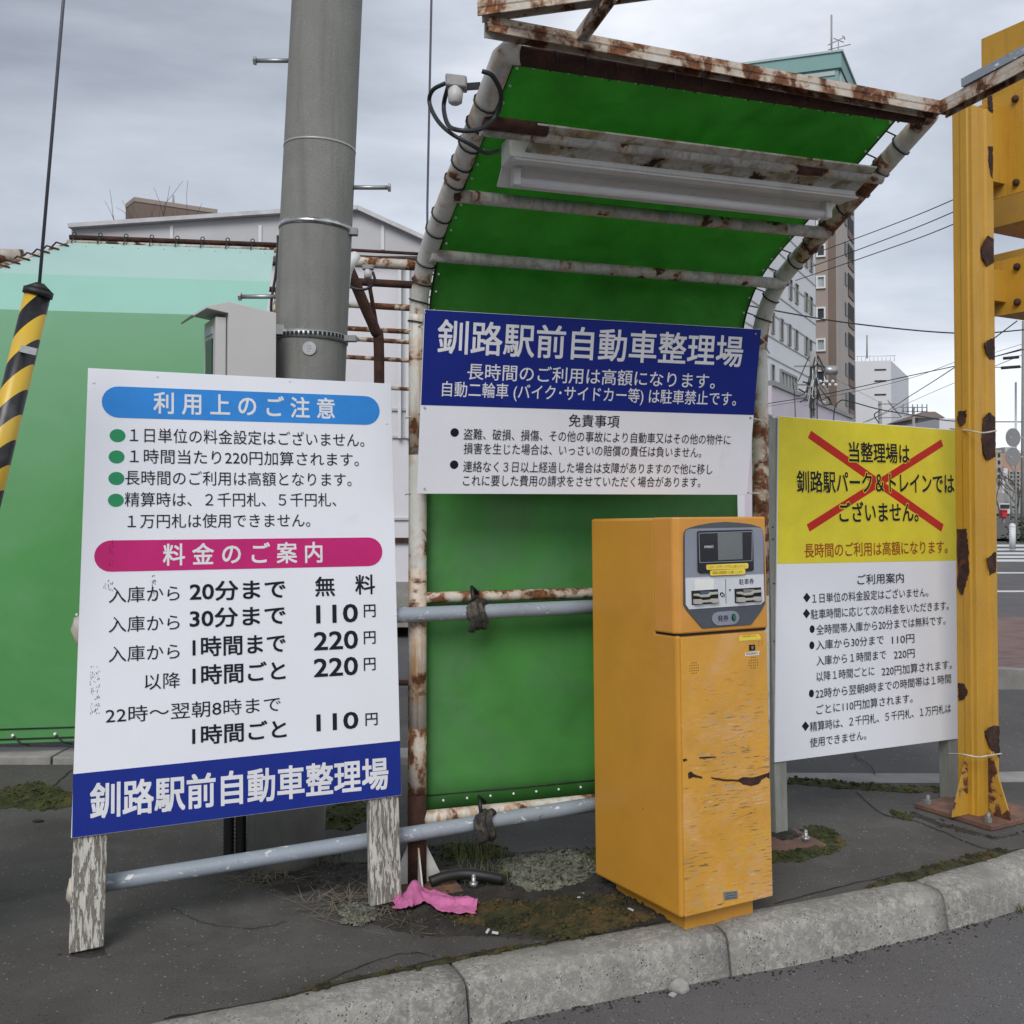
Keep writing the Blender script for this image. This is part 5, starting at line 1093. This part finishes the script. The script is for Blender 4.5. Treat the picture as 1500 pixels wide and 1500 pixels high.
# white hall behind, with roof
wh = thing('white_hall', (-2, 13, 0), 'large white hall with a pale pitched roof behind the left shelter', 'building')
Yh = 13.0
rl = at(112, 338, Yh); rm_ = at(528, 312, Yh); rr_ = at(676, 371.5, Yh)
e1, e2 = at(60, 368, Yh - .2), at(760, 400, Yh - .2)
za = at(500, 372, Yh).z
wallM = mat('white_siding', (.62, .61, .65), .7, var=(.03, 1), fine=(.02, 20), bump=(8, .03), grime=((.5, .49, .52), 1.2, .5, .8, .4))
MB().prism([(-5.3, Yh, .55), (.6, Yh, .55), (.6, Yh, za - .05), (rm_.x, Yh, za - .04), (-5.3, Yh, za - .05)], (0, -6, 0)).build('wall', wallM, wh)
MB().prism([(-5.3, Yh - .05, 0), (.6, Yh - .05, 0), (.6, Yh - .05, .55), (-5.3, Yh - .05, .55)], (0, -5.9, 0)).build('plinth', M_lightconc, wh)
gab = [Vector((rl.x, Yh - .15, za - .06)), Vector((rr_.x, Yh - .15, za - .06)), Vector((rm_.x, Yh - .15, rm_.z)), Vector((at(410, 320, Yh).x, Yh - .15, at(410, 318, Yh).z)), Vector((rl.x, Yh - .15, rl.z))]
MB().prism(gab, (0, -6, 0)).build('roof', M_bfab, wh)
rp_ = [gab[4], gab[3], gab[2], gab[1]]
for a, b_ in zip(rp_[:-1], rp_[1:]): MB().beam(a + Vector((0, -.06, .0)), b_ + Vector((0, -.06, .0)), .1, .05).build('eave_trim', mat('eave_grey', (.5, .5, .52), .5), wh)
for x in (250, 380, 560): a = at(x, 335, Yh - .2); MB().abox(a.x - .02, a.x + .02, Yh - .17, Yh - .14, a.z - .25, a.z + .05).build('seam_strip', M_far, wh)
for y in (600, 640, 760, 790): z_ = at(580, y, Yh).z; MB().abox(-5.3, .6, Yh - .03, Yh, z_ - .015, z_ + .015).build('siding_joint', M_bfab, wh)
z_ = at(580, 790, Yh).z; MB().abox(-5.3, .6, Yh - .05, Yh, z_ - .04, z_ + .02).build('rust_red_trim', M_rust, wh)
z_ = at(580, 905, Yh).z; MB().abox(-5.3, .6, Yh - .14, Yh, z_ - .1, z_ + .28).build('sill_band', M_lightconc, wh)
for x in (586, 598): a = at(x, 640, Yh); MB().abox(a.x - .02, a.x + .02, Yh - .09, Yh - .03, a.z - .02, a.z + 2.4).build('downpipe', M_frame, wh)
# brown penthouse and bare tree
bb = thing('brown_rooftop_block', (-22, 62, 0), 'plain brown block rising behind the pale hall roof at the left', 'building')
c_ = at(197, 295, 60); PA_ = facade((c_.x, c_.y), 25); PB_ = facade((c_.x, c_.y), -75 - 0)
r2_ = at(319, 313, 62.55)
mb = MB(); lft = at(184, 305, 61.4); a = [lft, c_, r2_]; a.append(lft + (r2_ - c_))
mb.add([Vector((q.x, q.y, -.1)) for q in a] + [Vector((q.x, q.y, c_.z)) for q in a], [(3, 2, 1, 0), (4, 5, 6, 7)] + [(i, (i + 1) % 4, (i + 1) % 4 + 4, i + 4) for i in range(4)]); mb.build('wall', M_bbrownd, bb)
mb = MB(); mb.add([Vector((q.x, q.y - .05, c_.z + .0)) for q in a] + [Vector((q.x, q.y - .05, c_.z + .25)) for q in a], [(3, 2, 1, 0), (4, 5, 6, 7)] + [(i, (i + 1) % 4, (i + 1) % 4 + 4, i + 4) for i in range(4)]); mb.build('coping', M_bbrown, bb)
MB().tube([at(254, 305, 62), at(254, 286, 62)], .06, 4).build('mast', M_conc2, bb)
bt0 = at(322, 420, 22); bare_tree('bare_tree', (bt0.x, 22, 0), at(224, 275, 22).z * 1.12, M_bark, 'bare crooked tree poking above the hall roof in front of the brown block', 23, .5, 4, None, .06, .3)
#@@GROUND
# ================================================================== GROUND DETAIL
def inside(p, poly):
    c_ = False; n = len(poly)
    for i in range(n):
        (x1_, y1_), (x2_, y2_) = poly[i], poly[(i + 1) % n]
        if (y1_ > p[1]) != (y2_ > p[1]) and p[0] < (x2_ - x1_) * (p[1] - y1_) / (y2_ - y1_) + x1_: c_ = not c_
    return c_
def edge_d(p, poly):
    m_ = 9
    for i in range(len(poly)):
        a, b = Vector(poly[i]), Vector(poly[(i + 1) % len(poly)]); ab = b - a; t = max(0, min(1, (Vector(p) - a).dot(ab) / max(1e-9, ab.dot(ab)))); m_ = min(m_, (Vector(p) - a - ab * t).length)
    return m_
def patch(name, px, m, hgt, res, label, cat, rough=18, z0=-.004, rag=.02, kind='stuff', lump=1.0):
    poly = [tuple(G(x, y).xy) for x, y in px]; xs = [q[0] for q in poly]; ys_ = [q[1] for q in poly]
    nx = int((max(xs) - min(xs) + .1) / res) + 1; ny = int((max(ys_) - min(ys_) + .1) / res) + 1; vid = {}; vs_ = []; fs = []
    def H(i, j):
        if (i, j) in vid: return vid[(i, j)]
        x = min(xs) - .05 + i * res; y = min(ys_) - .05 + j * res
        w_ = Vector((mnoise.noise(Vector((x * 11, y * 11, 1))), mnoise.noise(Vector((x * 11, y * 11, 5))))) * rag + Vector((mnoise.noise(Vector((x * 45, y * 45, 1))), mnoise.noise(Vector((x * 45, y * 45, 5))))) * rag * .4
        p = (x + w_.x, y + w_.y)
        d = edge_d(p, poly) if inside(p, poly) else -edge_d(p, poly)
        if d < -res: z = None
        else:
            f = max(-.2, min(1, d / .05)); nz = .55 + .6 * mnoise.noise(Vector((x * rough, y * rough, 3))) + .35 * lump * mnoise.noise(Vector((x * rough * 4, y * rough * 4, 7))) + .2 * lump * mnoise.noise(Vector((x * rough * 11, y * rough * 11, 9)))
            z = z0 + hgt * max(0, f) * max(.05, nz) - (.004 if d < 0 else 0)
        vid[(i, j)] = None if z is None else len(vs_)
        if z is not None: vs_.append((x, y, z))
        return vid[(i, j)]
    for i in range(nx):
        for j in range(ny):
            q = [H(i, j), H(i + 1, j), H(i + 1, j + 1), H(i, j + 1)]
            if None not in q: fs.append(tuple(q))
    mb = MB(); mb.add(vs_, fs, True)
    rc2 = random.Random(len(vs_)); r0, r1, dens = {'soil_patch': (.002, .009, .10), 'moss_patch': (.004, .011, .28), 'lichen_patch': (.004, .010, .30)}[name]
    for q in vs_:
        if rc2.random() < dens * (res / .009) and mnoise.noise(Vector((q[0] * 14, q[1] * 14, 11))) > -.12:
            r_ = rc2.uniform(r0, r1) * (.6 + .8 * rc2.random()); mb.ball((q[0] + rc2.uniform(-res, res), q[1] + rc2.uniform(-res, res), q[2] + r_ * .15), r_, 5, 4, (1.1, 1, .6 if name != 'soil_patch' else .8), .4)
    o = mb.build(name, m); o['kind'] = kind; o['label'] = label; o['category'] = cat; return o
patch('soil_patch', [(372, 1290), (420, 1312), (475, 1300), (480, 1325), (520, 1345), (560, 1360), (640, 1372), (740, 1372), (815, 1380), (900, 1368), (966, 1353), (1030, 1345), (1010, 1290), (1000, 1250), (870, 1240), (760, 1246), (700, 1240), (640, 1236), (600, 1240), (540, 1262), (470, 1262), (430, 1275)], M_dirt, .018, .012, 'dark soil exposed around the shelter foot', 'soil', 14)
patch('moss_patch', [(640, 1338), (700, 1325), (800, 1318), (900, 1312), (960, 1345), (900, 1362), (820, 1378), (780, 1368), (700, 1362)], M_moss, .020, .009, 'olive brown moss between the pink cloth and the ticket machine', 'moss', 20, .006, .03)
patch('moss_patch', [(640, 1238), (700, 1238), (740, 1244), (745, 1256), (700, 1262), (650, 1260)], M_mossg, .025, .009, 'green moss under the lower rail beside the shelter foot', 'moss', 20, .006)
patch('moss_patch', [(800, 1250), (870, 1248), (900, 1262), (880, 1275), (820, 1262)], M_mossg, .022, .009, 'green moss at the back left corner of the ticket machine', 'moss', 20, .006)
patch('lichen_patch', [(735, 1262), (800, 1254), (850, 1252), (880, 1268), (860, 1292), (820, 1306), (770, 1308), (740, 1290)], M_lichen, .035, .007, 'pale crusty lichen mound left of the ticket machine', 'lichen', 26, .006, .03, lump=1.8)
patch('lichen_patch', [(500, 1330), (540, 1322), (560, 1342), (540, 1358), (505, 1350)], M_lichen, .018, .008, 'small pale lichen patch below the right post of the fee board', 'lichen', 26, .006, .03, lump=1.6)
patch('moss_patch', [(-20, 1160), (30, 1152), (60, 1149), (110, 1162), (150, 1170), (150, 1184), (100, 1182), (60, 1186), (20, 1182), (-20, 1188)], M_mossg, .035, .014, 'moss strip on the footway left of the fee board', 'moss', 14, 0, .03)
patch('moss_patch', [(478, 1182), (520, 1172), (548, 1180), (535, 1200), (505, 1215), (470, 1212)], M_mossg, .03, .012, 'green moss at the foot of the concrete pole', 'moss', 14, 0)
patch('moss_patch', [(1168, 1216), (1195, 1208), (1222, 1218), (1240, 1236), (1215, 1250), (1172, 1260), (1120, 1264), (1120, 1246), (1165, 1244), (1200, 1236), (1188, 1224)], M_mossg, .02, .008, 'green moss curling round the brown base plate under the yellow board', 'moss', 18, 0, .015)
patch('moss_patch', [(1302, 1188), (1318, 1188), (1334, 1196), (1330, 1201), (1312, 1197)], M_mossg, .02, .008, 'tiny moss tuft in the footway crack', 'moss', 18, 0, .008)
patch('moss_patch', [(1155, 1138), (1240, 1146), (1330, 1152), (1392, 1153), (1390, 1159), (1320, 1160), (1230, 1154), (1155, 1147)], M_mossg, .02, .012, 'thin moss line along the back gutter', 'moss', 14, 0, .02)
patch('moss_patch', [(1270, 1296), (1320, 1280), (1380, 1264), (1440, 1247), (1474, 1243), (1476, 1251), (1400, 1270), (1330, 1290), (1275, 1302)], M_moss, .012, .008, 'moss strip along the inside of the kerb on the right', 'moss', 22, .0, .012)
patch('moss_patch', [(400, 1462), (500, 1434), (600, 1413), (660, 1402), (740, 1388), (800, 1378), (800, 1384), (700, 1400), (600, 1420), (500, 1442), (400, 1466)], M_moss, .008, .008, 'thin dark moss strip along the inside of the kerb on the left', 'moss', 22, .0, .010)
def crack(px, w, label, m=M_dark, z=.001):
    P_ = spline([G(x, y) for x, y in px], 8); mb = MB(); A = []
    for i, q in enumerate(P_):
        d = (P_[min(i + 1, len(P_) - 1)] - P_[max(0, i - 1)]).normalized(); nn_ = Vector((-d.y, d.x, 0)); ww = w * (.4 + .9 * abs(mnoise.noise(q * 25))); q = q + nn_ * .012 * mnoise.noise(q * 30); A.append((q - nn_ * ww + Vector((0, 0, z)), q + nn_ * ww + Vector((0, 0, z))))
    for a, b in zip(A[:-1], A[1:]): mb.add([a[0], b[0], b[1], a[1]], [(0, 1, 2, 3)])
    o = mb.build('footway_crack', m); o['kind'] = 'structure'; return o
patch('soil_patch', [(88, 1398), (130, 1406), (165, 1400), (160, 1388), (120, 1386), (95, 1390)], M_dirt, .006, .008, 'thin dark patch at the left foot of the fee board', 'soil', 20)  # thin dark grains around the board feet and along the plate edge
patch('soil_patch', [(1125, 1228), (1150, 1236), (1180, 1228), (1160, 1216), (1130, 1216)], M_dirt, .006, .008, 'dark patch at the left foot of the yellow and white board', 'soil', 20, .012)
patch('soil_patch', [(1335, 1186), (1390, 1204), (1455, 1224), (1500, 1214), (1500, 1222), (1455, 1232), (1380, 1212), (1330, 1194)], M_dirt, .006, .01, 'dark line along the front edge of the yellow post base plate', 'soil', 20)
M_crk = plain('dark_crack_dirt', (.016, .014, .012), .95)  # near-black brown of the cracks, reused on the dead leaf
crack([(240, 1492), (400, 1464), (560, 1426), (660, 1403), (800, 1380), (966, 1351)], .007, '', M_crk); crack([(1135, 1324), (1250, 1294), (1345, 1275), (1478, 1246)], .005, '', M_crk)
crack([(1255, 1160), (1290, 1190), (1340, 1203), (1380, 1218), (1420, 1235), (1462, 1248)], .006, '', M_crk); crack([(1462, 1248), (1500, 1243), (1560, 1230)], .005, '', M_crk)
crack([(640, 1402), (610, 1396), (560, 1404), (470, 1440)], .003, '', M_crk); crack([(250, 1330), (300, 1352), (370, 1360), (420, 1350)], .0025, '', M_crk)
crack([(1250, 1105), (1275, 1122), (1282, 1135)], .006, '', M_crk); crack([(60, 1170), (80, 1150), (105, 1128)], .006, '', M_crk)
mb = MB()
for k in range(700):   # grit and dirt lying against the foot of the kerb
    s_ = random.uniform(cum[i0] - 2.5, cum[i0] + 3.3); q, d = kat(s_); o_ = Vector((d.y, -d.x, 0)); w_ = .175 + abs(random.gauss(0, .03)); r_ = random.uniform(.0015, .006)
    mb.ball(q + o_ * w_ + Vector((0, 0, -.143 + r_ * .3)), r_, 5, 3, (1, 1, .6))
mb.build('kerb_grit', M_dirt)['kind'] = 'stuff'
mb = MB()
for k in range(260):
    x = random.uniform(-2.0, 2.8); y = random.uniform(2.6, 5.6); q, d = kat(max(0, min(cum[-1], 0)));
    r_ = random.uniform(.001, .0035); onroad = y < 3.55 + x * .42 - .25; infw = y > 3.6 + x * .42 + .03
    if not (onroad or infw): continue
    mb.ball((x, y, (-.143 if onroad else -.002) + r_ * .4), r_, 5, 3, (1, 1, .6))
mb.build('scattered_grit', M_stone)['kind'] = 'stuff'
for (x, y, r_, h, lb__) in ((996, 1452, .033, -.144, 'small broken lump of concrete on the road against the kerb'), (985, 1460, .012, -.144, 'pebble beside the broken concrete lump')):
    q = G(x, y, h); tag(MB().ball(q + Vector((0, 0, r_ * .5)), r_, 9, 6, (1.1, .9, .75), .6).build('stone', M_stone), lb__, 'stone')
# kerb crumbs / litter
for k, (x, y) in enumerate(((713, 1366), (730, 1367), (842, 1316), (928, 1334), (709, 1331))):
    q = G(x, y, .012); a_ = random.uniform(0, 3); tag(MB().beam(q, q + Vector((math.cos(a_), math.sin(a_), .1)) * .022, .008, .006).build('white_crumb', M_frame), ('left crumb of the pair on the soil edge below the cloth', 'right crumb of the pair on the soil edge below the cloth', 'white crumb on the moss near the lichen', 'white crumb next to the ticket machine foot', 'white crumb just under the pink cloth')[k], 'litter')
def blades(name, cx_, cy_, n, spr, H, m, label, cat, flat=0.0, seed=1, h=0.0):
    rnd = random.Random(seed); mb = MB(); c_ = G(cx_, cy_, h)
    for k in range(n):
        b0 = c_ + Vector((rnd.gauss(0, spr), rnd.gauss(0, spr * .7), .004)); a_ = rnd.uniform(0, 6.28); l = H * rnd.uniform(.5, 1.1); up_ = 1 - flat; d = Vector((math.cos(a_) * (.35 + flat), math.sin(a_) * (.35 + flat), up_ + .05)).normalized(); sdv = Vector((-math.sin(a_), math.cos(a_), 0)) * .0016
        p1_ = b0 + d * l * .5; p2_ = b0 + d * l + Vector((math.cos(a_), math.sin(a_), -.6 * (1 - flat))) * l * .22
        p2_.z = max(.006 + h, p2_.z); mb.add([b0 - sdv, b0 + sdv, p1_ + sdv * .8, p1_ - sdv * .8, p2_], [(0, 1, 2, 3), (3, 2, 4)])
    o = mb.build(name, m); o['label'] = label; o['category'] = cat; o['kind'] = 'stuff'; return o
blades('grass_tuft', 690, 1256, 150, .07, .13, M_grass, 'grass tuft under the lower rail by the shelter foot', 'grass', seed=1)
blades('grass_tuft', 712, 1290, 70, .05, .10, M_grass, 'grass tuft in front of the black hose', 'grass', seed=2)
blades('grass_tuft', 490, 1260, 60, .05, .12, M_grass, 'grass tuft against the concrete pole', 'grass', seed=3)
blades('dry_grass', 525, 1325, 220, .10, .14, M_straw, 'matted dry grass at the right post of the fee board', 'dry grass', .9, 4)
blades('dry_grass', 385, 1288, 90, .07, .10, M_straw, 'dry stalks at the base of the concrete pole', 'dry grass', .8, 5)
blades('dry_grass', 620, 1345, 60, .12, .08, M_straw, 'loose straw beside the pink cloth', 'dry grass', .95, 6)
blades('grass_tuft', 1160, 1414, 16, .012, .03, M_grass, 'tiny weed in the kerb foot under the ticket machine', 'grass', seed=7, h=-.144)
blades('grass_tuft', 1498, 1336, 30, .02, .045, M_grass, 'small weed at the kerb foot on the right edge', 'grass', seed=9, h=-.144)
tag(MB().tube(spline([G(630, 1292, .03), G(652, 1284, .045), G(680, 1280, .05), G(710, 1283, .045), G(736, 1288, .03)], 6), .021, 14).build('black_hose', M_black), 'short black hose lying on the soil beside the shelter foot', 'hose')
# pink cloth: crumpled thin sheet
mb = MB(); NX, NY = 70, 22; cen = [G(577, 1336), G(600, 1326), G(626, 1324), G(660, 1336), G(699, 1340)]; cs = spline([(q.x, q.y, 0) for q in cen], 20)
wds = [.05, .095, .06, .085, .06]
vs_ = []
for i in range(NX + 1):
    t_ = i / NX; k = min(3, int(t_ * 4)); f_ = t_ * 4 - k; wd = wds[k] * (1 - f_) + wds[k + 1] * f_; c_ = cs[int(t_ * (len(cs) - 1))]
    for j in range(NY + 1):
        s_ = j / NY * 2 - 1; x = c_.x + .015 * mnoise.noise(Vector((t_ * 9, s_ * 2, 2))); y = c_.y + s_ * wd * (1 + .3 * mnoise.noise(Vector((t_ * 7, s_, 4))))
        z = .022 + .012 * abs(mnoise.noise(Vector((x * 13, y * 40, 1)))) + .020 * abs(mnoise.noise(Vector((x * 30 + y * 22, y * 9, 5)))) + .045 * math.exp(-((t_ - .32) / .10) ** 2) * (1 - s_ * s_) + .03 * math.exp(-((s_ - .35 * math.sin(t_ * 9)) / .22) ** 2) * (.3 + t_ * .4)
        vs_.append((x, y, max(.017 + .002 * mnoise.noise(Vector((x * 50, y * 50, 0))), z)))
mb.add(vs_, [(i * (NY + 1) + j, (i + 1) * (NY + 1) + j, (i + 1) * (NY + 1) + j + 1, i * (NY + 1) + j + 1) for i in range(NX) for j in range(NY)], True)
pcl = tag(mb.build('pink_cloth', M_pink), 'crumpled pink cleaning cloth lying on the soil at the foot of the shelter post', 'cloth')
md = pcl.modifiers.new('thickness', 'SOLIDIFY'); md.thickness = .003; md.offset = 1
# manhole-like mark and leaf on the left
q = G(56, 1203); tag(MB().ball(q + Vector((0, 0, .002)), .02, 8, 4, (1.4, 1, .25)).build('dark_leaf', M_crk), 'dark dead leaf on the footway left of the fee board', 'leaf')
#@@END
for o in list(bpy.data.objects):
    if '_o' in o.keys(): del o['_o']
